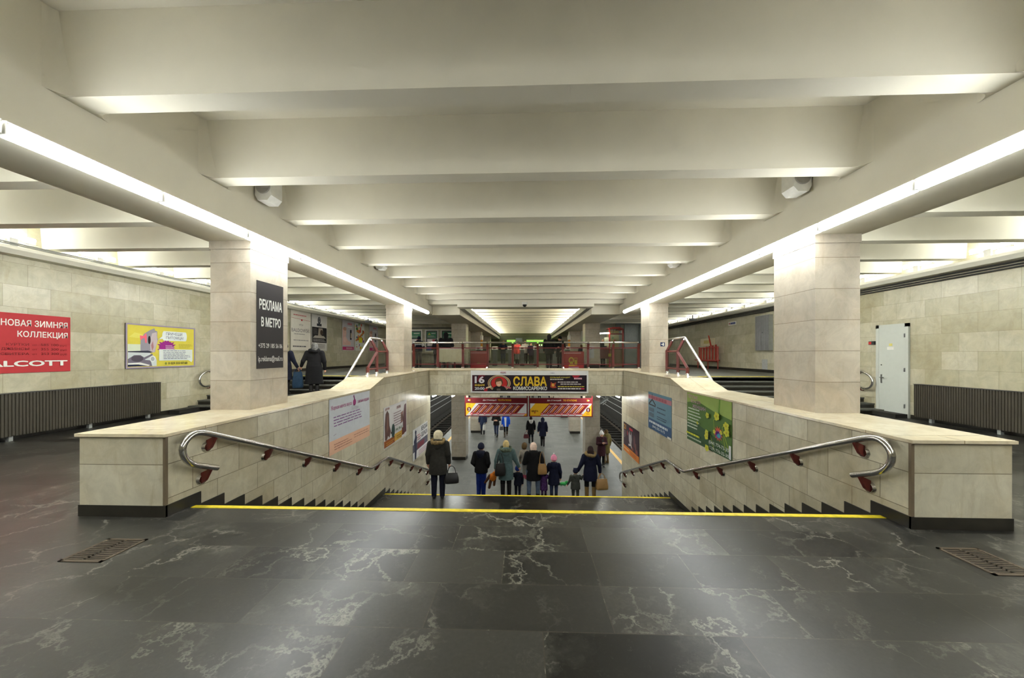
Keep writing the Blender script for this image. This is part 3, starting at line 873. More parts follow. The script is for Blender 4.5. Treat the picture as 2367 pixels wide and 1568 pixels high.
# yellow advert with the dog in the car
YB, GR, MG = (208, 194, 74), (146, 142, 152), (150, 36, 130)
star = []
for k in range(36):
    a = 2 * math.pi * k / 36; q = 1.0 if k % 2 else (1.45 if k % 3 else 1.15)
    star.append((1.06 + 0.2 * q * math.cos(a), 0.56 + 0.155 * q * math.sin(a)))
poster('wall_poster', 'yellow advert in a mauve frame showing a dog in a grey car', 'poster', (-9.94, 8.9, 1.295), 'L', 1.94, 1.145, YB, [
    ('p', [(0.08, 0.8), (0.22, 0.92), (0.4, 0.88), (0.45, 0.84), (0.3, 0.78)], (214, 206, 100)),
    ('p', [(0.05, 0.62), (0.4, 0.62), (0.55, 0.58), (0.6, 0.45), (0.05, 0.42)], (206, 214, 190)),
    ('p', [(0.36, 0.45), (0.36, 0.72), (0.45, 0.9), (0.6, 1.0), (0.72, 1.06), (0.74, 1.0), (0.8, 0.98), (0.8, 0.82), (0.82, 0.76), (0.78, 0.62), (0.74, 0.42), (0.55, 0.4)], GR),
    ('p', [(0.62, 0.4), (0.6, 0.72), (0.66, 0.92), (0.78, 0.96), (0.8, 0.72), (0.73, 0.42)], (190, 176, 180)),
    ('e', 0.585, 0.74, 0.035, 0.11, K), ('p', [(0.66, 0.45), (0.63, 0.6), (0.68, 0.72), (0.7, 0.55)], (170, 120, 124)),
    ('p', [(0.34, 0.85), (0.44, 0.84), (0.5, 0.92), (0.52, 0.82), (0.52, 0.66), (0.48, 0.66), (0.46, 0.78), (0.42, 0.78), (0.36, 0.72)], (226, 104, 120)),
    ('p', [(0.05, 0.42), (0.6, 0.42), (0.62, 0.36), (0.74, 0.3), (0.78, 0.2), (0.78, 0.05), (0.05, 0.05)], (196, 204, 204)),
    ('p', [(0.05, 0.44), (0.55, 0.46), (0.68, 0.42), (0.6, 0.40), (0.05, 0.415)], (54, 56, 70)),
    ('p', [(0.05, 0.24), (0.2, 0.34), (0.36, 0.34), (0.45, 0.28), (0.66, 0.38), (0.68, 0.34), (0.46, 0.22), (0.62, 0.2), (0.66, 0.05), (0.05, 0.05)], (112, 106, 120)),
    ('e', 0.28, 0.25, 0.15, 0.08, (78, 72, 82)), ('e', 0.67, 0.24, 0.075, 0.085, (214, 218, 216)), ('e', 0.67, 0.24, 0.05, 0.06, (160, 166, 168)),
    ('p', [(0.05, 0.14), (0.36, 0.15), (0.6, 0.08), (0.56, 0.055), (0.3, 0.1), (0.05, 0.1)], W), ('p', [(0.05, 0.1), (0.3, 0.1), (0.52, 0.06), (0.05, 0.055)], (20, 24, 54)),
    ('p', star, MG),
    ('r', 0.98, 0.74, 1.62, 1.0, (220, 226, 224)), ('e', 0.98, 0.87, 0.05, 0.13, (220, 226, 224)), ('e', 1.62, 0.87, 0.05, 0.13, (220, 226, 224)), ('p', [(0.82, 0.76), (0.96, 0.88), (1.0, 0.8)], (220, 226, 224)),
    ('t', 'ПРИЧЕШИ', 1.04, 0.89, 1.52, 0.97, (70, 74, 100), 0), ('t', 'ПИТОМЦА!', 1.04, 0.77, 1.56, 0.86, (70, 74, 100), 0),
    ('r', 0.84, 0.19, 1.85, 0.5, (214, 220, 214)), ('p', [(1.7, 0.2), (1.86, 0.2), (1.82, 0.13)], (214, 220, 214)),
    ('t', '8 029 322 07 60', 1.1, 0.08, 1.68, 0.145, (72, 78, 40), 1), ('e', 1.03, 0.11, 0.03, 0.035, (120, 130, 50)),
    ] + textlines(0.95, 0.22, 1.8, 0.48, 6, (84, 88, 122), 3, 0.3) + textlines(1.0, 0.5, 1.25, 0.62, 3, (226, 190, 214), 4, 0.4) + textlines(1.38, 0.53, 1.82, 0.66, 4, (132, 126, 40), 5, 0.25),
    frame=(150, 138, 158))

# two big posters further along the left wall
CR = (214, 208, 196)
poster('wall_poster', 'tall cream poster with thin grey capitals and a red line beside the old woman', 'poster', (-9.94, 15.4, 1.82), 'L', 1.5, 1.74, CR, [
    ('t', 'BALDOWSKI', 0.08, 0.82, 1.42, 0.97, (92, 90, 94), 0), ('t', 'WTG4', 0.6, 1.1, 0.9, 1.18, (98, 96, 100), 0), ('l', 0.05, 1.42, 1.45, 1.36, 0.012, (170, 46, 50)), 
    ('e', 0.8, 1.36, 0.06, 0.04, (170, 46, 50))] + textlines(0.2, 1.52, 1.3, 1.6, 1, (196, 120, 118), 11, 0.6) + textlines(0.25, 0.7, 1.25, 0.76, 1, (140, 138, 134), 1) + textlines(0.2, 0.42, 1.3, 0.5, 1, (150, 148, 144), 2) + textlines(0.15, 0.14, 1.35, 0.24, 1, (90, 88, 90), 3), frame=(196, 190, 176))
poster('wall_poster', 'half white half black poster with a round emblem beside the cream poster', 'poster', (-9.94, 16.95, 1.82), 'L', 1.35, 1.74, (206, 202, 196), [
    ('e', 0.65, 1.47, 0.13, 0.17, (52, 54, 60)), ('e', 0.65, 1.49, 0.08, 0.11, (150, 150, 150)), ('e', 0.65, 1.49, 0.05, 0.07, (60, 62, 66)), ('r', 0.45, 1.2, 0.86, 1.32, (52, 54, 60)),
    ('r', 0.03, 0.4, 1.32, 1.14, (40, 38, 38)), ('p', [(0.55, 0.75), (0.6, 1.1), (0.95, 1.1), (0.98, 0.85), (0.8, 0.7)], (168, 156, 140)), ('p', [(0.1, 0.62), (1.25, 0.62), (1.05, 0.74), (0.3, 0.74)], (180, 172, 160)),
    ('e', 0.85, 0.9, 0.12, 0.13, (70, 56, 46))] + textlines(0.12, 0.8, 0.5, 1.1, 7, (120, 116, 112), 8, 0.3) + textlines(0.1, 0.44, 1.2, 0.58, 3, (190, 186, 180), 9, 0.35) + textlines(0.5, 0.12, 1.2, 0.34, 3, (110, 108, 108), 10, 0.35), frame=(190, 186, 176))
def baby(y, z, lab):
    poster('wall_poster', lab, 'poster', (-9.94, y, z), 'L', 1.4, 1.68, (188, 184, 190), [
        ('p', [(0.03, 0.3), (0.03, 1.2), (0.35, 1.25), (0.5, 1.0), (0.42, 0.75), (0.7, 0.55), (1.0, 0.5), (1.0, 0.3)], (218, 178, 168)),
        ('e', 0.25, 1.05, 0.22, 0.24, (224, 186, 174)), ('e', 0.3, 1.2, 0.2, 0.1, (196, 150, 130)), ('e', 0.32, 0.62, 0.2, 0.16, (226, 190, 180)),
        ('r', 0.9, 0.62, 1.1, 1.18, (48, 44, 56)), ('r', 0.98, 0.72, 1.1, 1.0, (196, 180, 150)), ('r', 0.03, 0.03, 1.37, 0.22, (176, 48, 104)),
        ] + textlines(0.62, 1.42, 1.3, 1.58, 1, (200, 118, 130), 14, 0.7) + textlines(0.45, 0.07, 1.3, 0.19, 2, W, 12, 0.4) + textlines(0.6, 1.28, 1.3, 1.36, 1, (226, 226, 226), 13), frame=(206, 202, 198))
baby(19.85, 1.87, 'grey and pink poster of a baby beside the poster of books')
baby(23.35, 1.87, 'grey and pink poster of a baby farthest along the wall, behind the guard frame')
bk = []
rnd = random.Random(21)
for k in range(46):
    c = rnd.choice([(210, 190, 60), (60, 110, 150), (190, 70, 50), (90, 150, 90), (220, 220, 214), (120, 70, 130), (220, 130, 50), (200, 206, 210)])
    x, y = rnd.uniform(0.06, 1.05), rnd.uniform(0.06, 1.5); bk.append(('r', x, y, x + rnd.uniform(0.08, 0.26), y + rnd.uniform(0.08, 0.2), c))
bk += [('p', [(0.05, 0.62), (1.2, 1.2), (1.26, 1.1), (0.12, 0.54)], (180, 70, 44)), ('p', [(0.08, 0.6), (1.22, 1.16), (1.23, 1.13), (0.1, 0.57)], (220, 170, 60)), ('r', 0.5, 0.5, 0.95, 0.8, (214, 204, 40))]
poster('wall_poster', 'white poster crowded with small colourful book covers', 'poster', (-9.94, 21.35, 1.87), 'L', 1.3, 1.68, (214, 216, 210), bk, frame=(206, 204, 198))

# black poster on the near column
poster('column_poster', 'tall black poster with white lettering on the near column', 'poster', (-3.998, 5.40, 1.437), 'L', 0.605, 1.325, (52, 48, 48), [
    ('t', 'РЕКЛАМА', 0.05, 0.9, 0.57, 1.06, W, 2), ('t', 'В МЕТРО', 0.09, 0.64, 0.54, 0.79, W, 2), ('t', '+375 29 185 56 06', 0.03, 0.315, 0.575, 0.385, (206, 204, 198), 1), ('t', 'ip.reklama@mail.ru', 0.025, 0.085, 0.58, 0.195, (206, 204, 198), 1)], thick=0.006)

# stairwell wall, left
PK = (176, 96, 140)
poster('stair_poster', 'pale poster with violet script and a peach band, highest on its stairwell wall', 'poster', (-3.645, 6.79, -0.245), 'L', 1.8, 1.06, (196, 200, 206), [
    ('r', 0.0, 0.0, 1.8, 0.26, (222, 178, 150)), ('t', 'Жаркая мечта вкуса', 0.06, 0.82, 0.9, 0.92, PK, 1), ('t', 'с нежным сердцем', 1.16, 0.82, 1.74, 0.9, PK, 1),
    ('e', 1.02, 0.88, 0.07, 0.07, (158, 60, 120)), ('p', [(0.96, 1.02), (1.0, 0.94), (1.04, 0.95), (1.0, 1.04)], (120, 40, 100)), ('t', 'Любви', 0.86, 0.73, 1.2, 0.8, (170, 170, 180), 0),
    ] + textlines(0.15, 0.5, 1.7, 0.72, 4, (120, 70, 130), 31, 0.3) + textlines(0.15, 0.06, 0.9, 0.2, 3, (150, 104, 90), 32, 0.3) + textlines(0.95, 0.12, 1.75, 0.22, 2, (172, 128, 108), 33, 0.3) + [('l', 0.1, 0.36, 0.2, 0.38, 0.008, (130, 110, 130)), ('l', 0.95, 0.42, 0.95, 0.56, 0.006, (150, 150, 160))], thick=0.005)
poster('stair_poster', 'white cafe poster with kebab skewers and an orange foot, middle one of its stairwell wall', 'poster', (-3.645, 9.46, -0.81), 'L', 1.84, 1.08, (206, 204, 204), [
    ('r', 0.02, 0.02, 0.82, 0.2, (150, 84, 40)), ('r', 0.8, 0.03, 1.4, 0.24, (206, 164, 70)), ('r', 1.4, 0.08, 1.62, 0.3, (120, 60, 30)),
    ('p', [(0.08, 0.22), (0.06, 0.6), (0.12, 0.9), (0.24, 0.98), (0.36, 0.88), (0.4, 0.55), (0.5, 0.38), (0.4, 0.22), (0.3, 0.3), (0.2, 0.2)], (92, 64, 58)),
    ('p', [(0.2, 0.4), (0.22, 0.8), (0.3, 0.86), (0.32, 0.5)], (122, 84, 72)), ('e', 0.68, 0.36, 0.13, 0.19, (44, 70, 66)), ('r', 0.5, 0.3, 0.62, 0.36, (60, 50, 50)),
    ('p', [(1.5, 0.2), (1.5, 0.6), (1.62, 0.95), (1.78, 0.98), (1.8, 0.12), (1.6, 0.1)], (96, 60, 66)), ('p', [(1.3, 0.45), (1.3, 0.76), (1.5, 0.8), (1.5, 0.48)], (150, 110, 96)), ('r', 1.35, 0.52, 1.47, 0.7, (96, 72, 60)),
    ('t', 'ДОСТАВКА', 0.08, 0.98, 0.4, 1.05, (150, 60, 60), 1), ('t', 'ШАШЛЫК', 0.95, 0.92, 1.3, 1.0, (140, 60, 60), 1), ('t', '(044) 788-33', 0.85, 0.28, 1.4, 0.38, (60, 96, 60), 1),
    ] + textlines(0.7, 0.45, 1.45, 0.86, 6, (120, 84, 100), 41, 0.3) + textlines(0.1, 0.06, 0.75, 0.16, 2, (206, 150, 60), 42, 0.4) + textlines(0.88, 0.08, 1.36, 0.2, 2, (150, 110, 40), 43, 0.4), thick=0.005)
poster('stair_poster', 'white poster for womens clothing with a dark figure and grey band, lowest on its wall', 'poster', (-3.645, 11.94, -1.83), 'L', 1.82, 1.02, (206, 206, 206), [
    ('r', 0.0, 0.26, 1.82, 0.52, (84, 82, 96)), ('r', 0.5, 0.28, 1.35, 0.46, (116, 40, 54)),
    ('t', 'ЖЕНСКАЯ', 0.95, 0.8, 1.76, 0.97, (54, 56, 72), 1), ('t', 'ОДЕЖДА', 0.95, 0.57, 1.76, 0.75, (54, 56, 72), 1),
    ('p', [(0.22, 0.0), (0.18, 0.4), (0.1, 0.62), (0.24, 0.74), (0.26, 0.82), (0.22, 0.92), (0.32, 0.97), (0.4, 0.9), (0.36, 0.8), (0.46, 0.7), (0.4, 0.5), (0.42, 0.3), (0.36, 0.0)], (44, 48, 74)),
    ] + textlines(0.48, 0.56, 0.88, 0.78, 3, (170, 70, 80), 51, 0.4) + textlines(0.6, 0.04, 1.7, 0.22, 3, (196, 150, 160), 52, 0.4), thick=0.005)

# stairwell wall, right (x runs towards the camera)
poster('stair_poster', 'dark theatre poster with orange 21 and an orange foot, lowest on its stairwell wall', 'poster', (3.645, 13.9, -1.86), 'R', 1.87, 1.04, (52, 30, 40), [
    ('r', 0.0, 0.0, 1.87, 0.22, (206, 120, 46)), ('t', '21', 0.08, 0.8, 0.32, 0.98, (206, 150, 40), 2), ('r', 0.75, 0.88, 1.15, 0.96, (176, 32, 50)),
    ('p', [(0.7, 0.5), (0.68, 0.75), (0.8, 0.86), (1.0, 0.84), (1.06, 0.6), (0.98, 0.35), (0.92, 0.42), (0.8, 0.4)], (168, 160, 160)), ('p', [(0.62, 0.36), (0.98, 0.42), (1.12, 0.28), (1.06, 0.26), (0.9, 0.35), (0.7, 0.3)], (196, 192, 190)),
    ('e', 0.88, 0.8, 0.09, 0.08, (70, 46, 40)), ('e', 1.35, 0.6, 0.1, 0.2, (98, 60, 62)), ('e', 1.5, 0.45, 0.09, 0.12, (110, 70, 66)), ('e', 0.52, 0.72, 0.06, 0.09, (150, 60, 60)), ('e', 1.6, 0.3, 0.12, 0.09, (128, 66, 60)), ('e', 1.15, 0.3, 0.1, 0.06, (120, 60, 54)),
    ] + textlines(0.06, 0.5, 0.36, 0.76, 5, (150, 140, 140), 61, 0.35) + textlines(0.1, 0.1, 0.8, 0.17, 1, (226, 190, 140), 62) + textlines(0.95, 0.08, 1.7, 0.18, 2, (160, 90, 40), 63, 0.4), thick=0.005)
BL = (96, 132, 150)
poster('stair_poster', 'blue poster with a drawn coat hanger and a red heading on the stairwell wall', 'poster', (3.645, 11.14, -0.495), 'R', 1.74, 1.06, BL, [
    ('r', 0.0, 0.0, 1.74, 0.3, (52, 84, 122)), ('r', 0.0, 0.86, 1.74, 0.98, (176, 118, 128)),
    ('l', 0.35, 1.02, 0.35, 0.86, 0.03, (40, 44, 50)), ('l', 0.05, 0.7, 0.35, 0.86, 0.05, (40, 44, 50)), ('l', 0.35, 0.86, 0.62, 0.72, 0.05, (40, 44, 50)), ('l', 0.05, 0.7, 0.62, 0.69, 0.035, (40, 44, 50)),
    ('r', 1.48, 0.0, 1.74, 0.05, W),
    ('t', '(044) 555-15-73', 0.35, 0.05, 1.3, 0.14, (206, 214, 220), 1),
    ] + textlines(0.06, 0.87, 1.68, 0.97, 1, (156, 84, 98), 75, 0.8) + textlines(0.1, 0.34, 0.56, 0.64, 2, (78, 96, 110), 76, 0.7) + textlines(0.12, 0.17, 1.62, 0.26, 1, (196, 206, 214), 77, 0.7) + textlines(0.78, 0.66, 1.55, 0.72, 1, (56, 78, 96), 71) + textlines(0.78, 0.54, 1.6, 0.6, 1, (56, 78, 96), 72) + textlines(0.78, 0.36, 1.66, 0.47, 2, (56, 78, 96), 73, 0.5), thick=0.005)
GN = (96, 128, 56)
fl = []
for (x, y, q) in ((1.0, 0.68, 0.07), (1.36, 0.72, 0.1), (1.7, 0.6, 0.09), (1.72, 0.48, 0.09), (0.98, 0.26, 0.08), (1.0, 0.34, 0.07), (1.3, 0.42, 0.05), (1.55, 0.45, 0.05), (1.02, 0.04, 0.08), (0.62, 0.46, 0.04)):
    for k in range(5):
        a = 2 * math.pi * k / 5 + x * 7
        fl.append(('e', x + q * 0.6 * math.cos(a), y + q * 0.5 * math.sin(a), q * (0.42 + 0.1 * (k % 2)), q * 0.34, (190, 190, 56)))
    fl.append(('e', x, y, q * 0.22, q * 0.22, (164, 150, 40)))
st2 = [(1.36 + (0.17 if k % 2 else 0.1) * math.cos(math.pi * k / 12), 0.39 + (0.15 if k % 2 else 0.09) * math.sin(math.pi * k / 12)) for k in range(24)]
poster('stair_poster', 'large green poster with yellow flowers and a rainbow star on the stairwell wall', 'poster', (3.645, 8.5, -0.235), 'R', 1.81, 1.045, (80, 112, 52), [
    ('p', [(0.0, 1.045), (1.81, 1.045), (1.81, 0.72), (1.2, 0.78), (0.5, 0.9), (0.0, 0.82)], (140, 162, 84)), ('p', [(0.0, 0.0), (1.81, 0.0), (1.81, 0.14), (1.2, 0.3), (0.5, 0.42), (0.0, 0.4)], (54, 84, 50)),
    ('p', [(1.38, 1.04), (1.43, 1.04), (1.4, 0.75), (1.34, 0.75)], (96, 134, 50)),
    ('l', 1.2, 0.4, 1.18, 0.62, 0.014, (150, 168, 56)), ('l', 1.18, 0.62, 1.32, 0.7, 0.014, (150, 168, 56)), ('l', 1.6, 0.1, 1.5, 0.55, 0.016, (150, 168, 56)), ('l', 1.5, 0.55, 1.66, 0.6, 0.014, (150, 168, 56)), ('l', 1.76, 0.1, 1.5, 0.5, 0.016, (160, 178, 60)), ('l', 1.2, 0.05, 1.05, 0.3, 0.014, (150, 168, 56)),
    ('t', 'ТЁПЛЫЕ', 0.03, 0.93, 0.52, 1.02, (180, 140, 150), 1), ('t', 'ВЕСНЫ ДЛЯ', 0.2, 0.83, 0.64, 0.91, (180, 140, 150), 1), ('t', 'ЖЕНЩИН', 0.28, 0.72, 0.86, 0.81, (168, 132, 156), 1),
    ('p', st2, (206, 90, 60)), ('p', [(x * 0.8 + 0.272, y * 0.6 + 0.14) for x, y in st2], (110, 60, 160)), ('p', [(x * 0.5 + 0.7, y * 0.35 + 0.22) for x, y in st2], (60, 150, 170)),
    ('t', '(044) 774-73-30', 1.0, 0.11, 1.72, 0.2, (196, 204, 190), 1), ('t', '(029) 776-32-30', 1.0, 0.01, 1.72, 0.09, (196, 204, 190), 1), ('r', 1.73, 0.02, 1.8, 0.26, LG),
    ] + textlines(0.08, 0.28, 0.7, 0.74, 7, (186, 196, 176), 81, 0.42) + textlines(0.04, 0.13, 0.85, 0.2, 1, (196, 196, 50), 82) + textlines(0.04, 0.06, 0.85, 0.11, 1, (176, 186, 166), 83) + fl, thick=0.005)

# concert banner on the bridge
GD, DK = (206, 152, 40), (32, 18, 28)
poster('concert_banner', 'wide black concert banner with gold letters and a portrait on the bridge front', 'banner', (-2.045, 13.95, 0.215), 'F', 4.39, 0.832, (216, 216, 214), [
    ('r', 0.055, 0.055, 4.33, 0.665, DK), ('p', [(0.3, 0.665), (0.55, 0.665), (0.4, 0.45), (0.2, 0.4)], (96, 22, 36)), ('p', [(0.5, 0.055), (0.62, 0.055), (0.66, 0.2), (0.5, 0.16)], (150, 26, 36)), ('r', 0.06, 0.06, 0.14, 0.66, (64, 22, 34)),
    ('e', 1.07, 0.36, 0.43, 0.305, (206, 170, 120)), ('e', 1.07, 0.36, 0.405, 0.285, (70, 56, 44)), ('e', 1.07, 0.36, 0.385, 0.27, (160, 150, 120)), ('e', 1.07, 0.36, 0.33, 0.255, (60, 46, 40)), ('e', 1.07, 0.36, 0.3, 0.25, (180, 40, 36)),
    ('p', [(0.8, 0.08), (0.88, 0.22), (1.0, 0.27), (1.14, 0.27), (1.28, 0.22), (1.36, 0.1), (1.3, 0.06), (0.85, 0.06)], (22, 20, 22)), ('r', 0.98, 0.085, 1.12, 0.16, (92, 84, 72)),
    ('e', 1.06, 0.4, 0.145, 0.16, (70, 48, 32)), ('e', 1.06, 0.355, 0.105, 0.12, (214, 172, 140)), ('p', [(0.93, 0.4), (0.95, 0.5), (1.06, 0.55), (1.18, 0.5), (1.19, 0.4), (1.12, 0.44), (1.02, 0.42)], (96, 66, 42)),
    ('e', 1.02, 0.37, 0.014, 0.009, (50, 34, 26)), ('e', 1.1, 0.37, 0.014, 0.009, (50, 34, 26)), ('p', [(1.01, 0.31), (1.11, 0.31), (1.06, 0.285)], (232, 220, 210)),
    ('p', [(0.56, 0.15), (0.58, 0.21), (0.78, 0.27), (0.77, 0.2)], (206, 186, 150)), ('p', [(1.25, 0.27), (1.27, 0.21), (1.5, 0.15), (1.52, 0.2), (1.4, 0.24)], (176, 90, 96)),
    ('t', '16', 0.15, 0.36, 0.52, 0.62, (206, 204, 210), 2), ('t', 'ЯНВАРЯ', 0.15, 0.25, 0.52, 0.325, (206, 176, 60), 2), ('t', '20:00', 0.15, 0.11, 0.52, 0.215, (196, 196, 204), 2),
    ('t', 'СЛАВА', 1.6, 0.255, 2.85, 0.62, (214, 176, 44), 2), ('t', 'КОМИССАРЕНКО', 1.6, 0.105, 2.86, 0.245, (206, 206, 200), 2), ('r', 1.62, 0.4, 2.5, 0.408, (70, 66, 40)),
    ('t', 'СОЛЬНЫЙ КОНЦЕРТ', 2.97, 0.55, 3.72, 0.62, (206, 190, 80), 1), ('p', [(3.78, 0.66), (4.1, 0.66), (4.0, 0.58), (3.86, 0.56)], (150, 24, 40)), 
    ('p', [(2.98, 0.22), (3.0, 0.42), (3.08, 0.36), (3.2, 0.4), (3.16, 0.28), (3.22, 0.2), (3.08, 0.18)], (150, 60, 40)), ('e', 3.08, 0.3, 0.05, 0.06, (200, 150, 60)),
    ] + textlines(3.26, 0.39, 4.26, 0.43, 1, (186, 180, 176), 91, 0.9) + textlines(3.86, 0.51, 4.22, 0.575, 1, (206, 160, 170), 96, 0.9) + textlines(2.97, 0.49, 3.6, 0.53, 1, (196, 190, 180), 97, 0.9) + textlines(3.36, 0.315, 4.26, 0.355, 1, (186, 180, 176), 92, 0.9) + textlines(3.26, 0.225, 4.26, 0.262, 1, (206, 186, 70), 93, 0.9) + textlines(3.26, 0.14, 4.26, 0.19, 1, (196, 190, 190), 94, 0.9)
    + [('r', 4.1, 0.145, 4.24, 0.185, (196, 60, 80)), ('t', 'TicketPro', 1.12, 0.71, 1.33, 0.76, (90, 70, 90), 1), ('r', 1.12, 0.765, 1.33, 0.785, (150, 40, 60)), ('l', 1.46, 0.745, 1.88, 0.745, 0.006, (90, 94, 110)), ('e', 3.06, 0.745, 0.09, 0.02, (150, 150, 170)), ('e', 3.06, 0.745, 0.075, 0.014, (206, 206, 206)), ('l', 3.02, 0.745, 3.1, 0.745, 0.01, (70, 70, 90))], thick=0.03)

# hanging direction signs
MR, OY = (100, 18, 24), (222, 168, 30)
def slant(x, y0, y1, wd, q=0.9):
    d = (y1 - y0) * q
    return [(x, y0), (x + d, y1), (x + d + wd, y1), (x + wd, y0)]
def sign(num, ox, label):
    els = [('t', 'ДА СТАНЦЫЙ', 0.78, 0.665, 1.37, 0.74, W, 1), ('t', 'TO STATIONS', 1.42, 0.665, 2.0, 0.74, OY, 1)] if num == 2 else [('t', 'ДА СТАНЦЫЙ', 0.78, 0.665, 1.37, 0.74, W, 1), ('t', 'TO STATIONS', 1.46, 0.665, 2.04, 0.74, OY, 1)]
    els.append(('r', 0.05, 0.04, 2.66, 0.57, (206, 206, 206)))
    if num == 2:
        els += [('p', [(0.05, 0.04), (0.05, 0.57), (0.48, 0.57), (0.12, 0.09)], OY), ('p', [(2.52, 0.04), (2.66, 0.04), (2.66, 0.15)], OY), ('e', 0.185, 0.31, 0.088, 0.1, MR), ('t', '2', 0.15, 0.25, 0.22, 0.37, W, 2),
                ('p', [(0.13, 0.7), (0.19, 0.74), (0.19, 0.72), (0.165, 0.7), (0.19, 0.68), (0.19, 0.66)], W), ('p', [(0.18, 0.7), (0.23, 0.74), (0.24, 0.74), (0.24, 0.66), (0.23, 0.66)], OY)]
        x0, n, xl = 0.24, 7, 2.62
        els += textlines(0.11, 0.47, 0.27, 0.52, 1, (160, 90, 30), 5, 0.6)
    else:
        els += [('p', slant(0.05, 0.04, 0.57, 0.44, 0.42 / 0.53), OY), ('p', [(0.05, 0.04), (0.05, 0.32), (0.27, 0.57), (0.49, 0.57)], OY), ('p', [(2.24, 0.04), (2.66, 0.04), (2.66, 0.53)], OY), ('e', 2.52, 0.3, 0.088, 0.1, MR), ('t', '1', 2.495, 0.24, 2.535, 0.36, W, 2),
                ('p', [(2.58, 0.7), (2.52, 0.74), (2.52, 0.72), (2.545, 0.7), (2.52, 0.68), (2.52, 0.66)], W), ('p', [(2.53, 0.7), (2.48, 0.74), (2.47, 0.74), (2.47, 0.66), (2.48, 0.66)], OY), ('t', 'НЯМІГА', 0.1, 0.2, 0.4, 0.28, (90, 60, 20), 1), ('e', 0.25, 0.17, 0.03, 0.03, (196, 90, 40))]
        x0, n, xl = 0.5, 6, 2.3
        els += textlines(2.44, 0.1, 2.58, 0.16, 1, (160, 90, 30), 6, 0.6)
    bw = 0.28
    for k in range(n):
        x = x0 + bw * k
        wd = bw * 0.9 + (0.06 if k == n - 1 else 0)
        els.append(('p', slant(x, 0.14, 0.54, wd, 0.9), (116, 24, 30)))
        els.append(('p', slant(x + 0.08, 0.17, 0.48, 0.05, 0.9), (206, 160, 160)))
        els.append(('p', slant(x + 0.16, 0.17, 0.46, 0.045, 0.9), (206, 128, 40)))
    els.append(('r', x0, 0.105, xl, 0.135, (196, 60, 66)))
    for k in range(n):
        els += [('e', x0 + 0.06 + bw * k, 0.12, 0.05, 0.055, (176, 40, 52)), ('e', x0 + 0.06 + bw * k, 0.12, 0.03, 0.022, (230, 200, 200))]
    poster('direction_sign', label, 'sign', (ox, 16.0, -1.01), 'F', 2.71, 0.8, MR, els, thick=0.06, group='hanging direction signs')
sign(2, -2.6, 'hanging dark red direction sign with station list and numeral 2')
sign(1, 0.16, 'hanging dark red direction sign with station list and numeral 1')

# red barrier boards, notices behind the railing
poster('barrier_board', 'plain red barrier board behind the railing, nearer the ticket windows', 'board', (-2.45, 16.6, 0.95), 'F', 0.78, 0.86, (158, 60, 58), [('r', 0.0, 0.74, 0.78, 0.82, (176, 110, 108)), ('p', [(0.26, 0.28), (0.35, 0.37), (0.46, 0.3), (0.36, 0.26)], (150, 110, 60))], thick=0.04, group='red barrier boards')
poster('barrier_board', 'red barrier board with a yellow emblem behind the railing', 'board', (1.62, 16.6, 0.95), 'F', 0.98, 0.84, (164, 56, 56), [
    ('e', 0.42, 0.45, 0.12, 0.14, (196, 176, 60)), ('e', 0.42, 0.45, 0.07, 0.08, (160, 70, 50)), ('p', [(0.3, 0.2), (0.42, 0.42), (0.58, 0.2)], (200, 180, 60)), ('r', 0.56, 0.22, 0.68, 0.56, (196, 176, 60)), ('e', 0.62, 0.5, 0.05, 0.05, (160, 60, 50)), ('r', 0.1, 0.74, 0.85, 0.79, (196, 150, 150)), ('r', 0.3, 0.1, 0.75, 0.16, (176, 130, 150))], thick=0.04, group='red barrier boards')
poster('paper_notice', 'white paper notice on the upper column behind the railing', 'notice', (3.27, 19.78, 1.46), 'F', 0.36, 0.62, (186, 186, 190), [('r', 0.05, 0.44, 0.24, 0.58, (150, 120, 126)), ('r', 0.08, 0.47, 0.21, 0.55, (206, 206, 206))] + textlines(0.04, 0.1, 0.32, 0.4, 7, (150, 150, 156), 7, 0.25), thick=0.004)

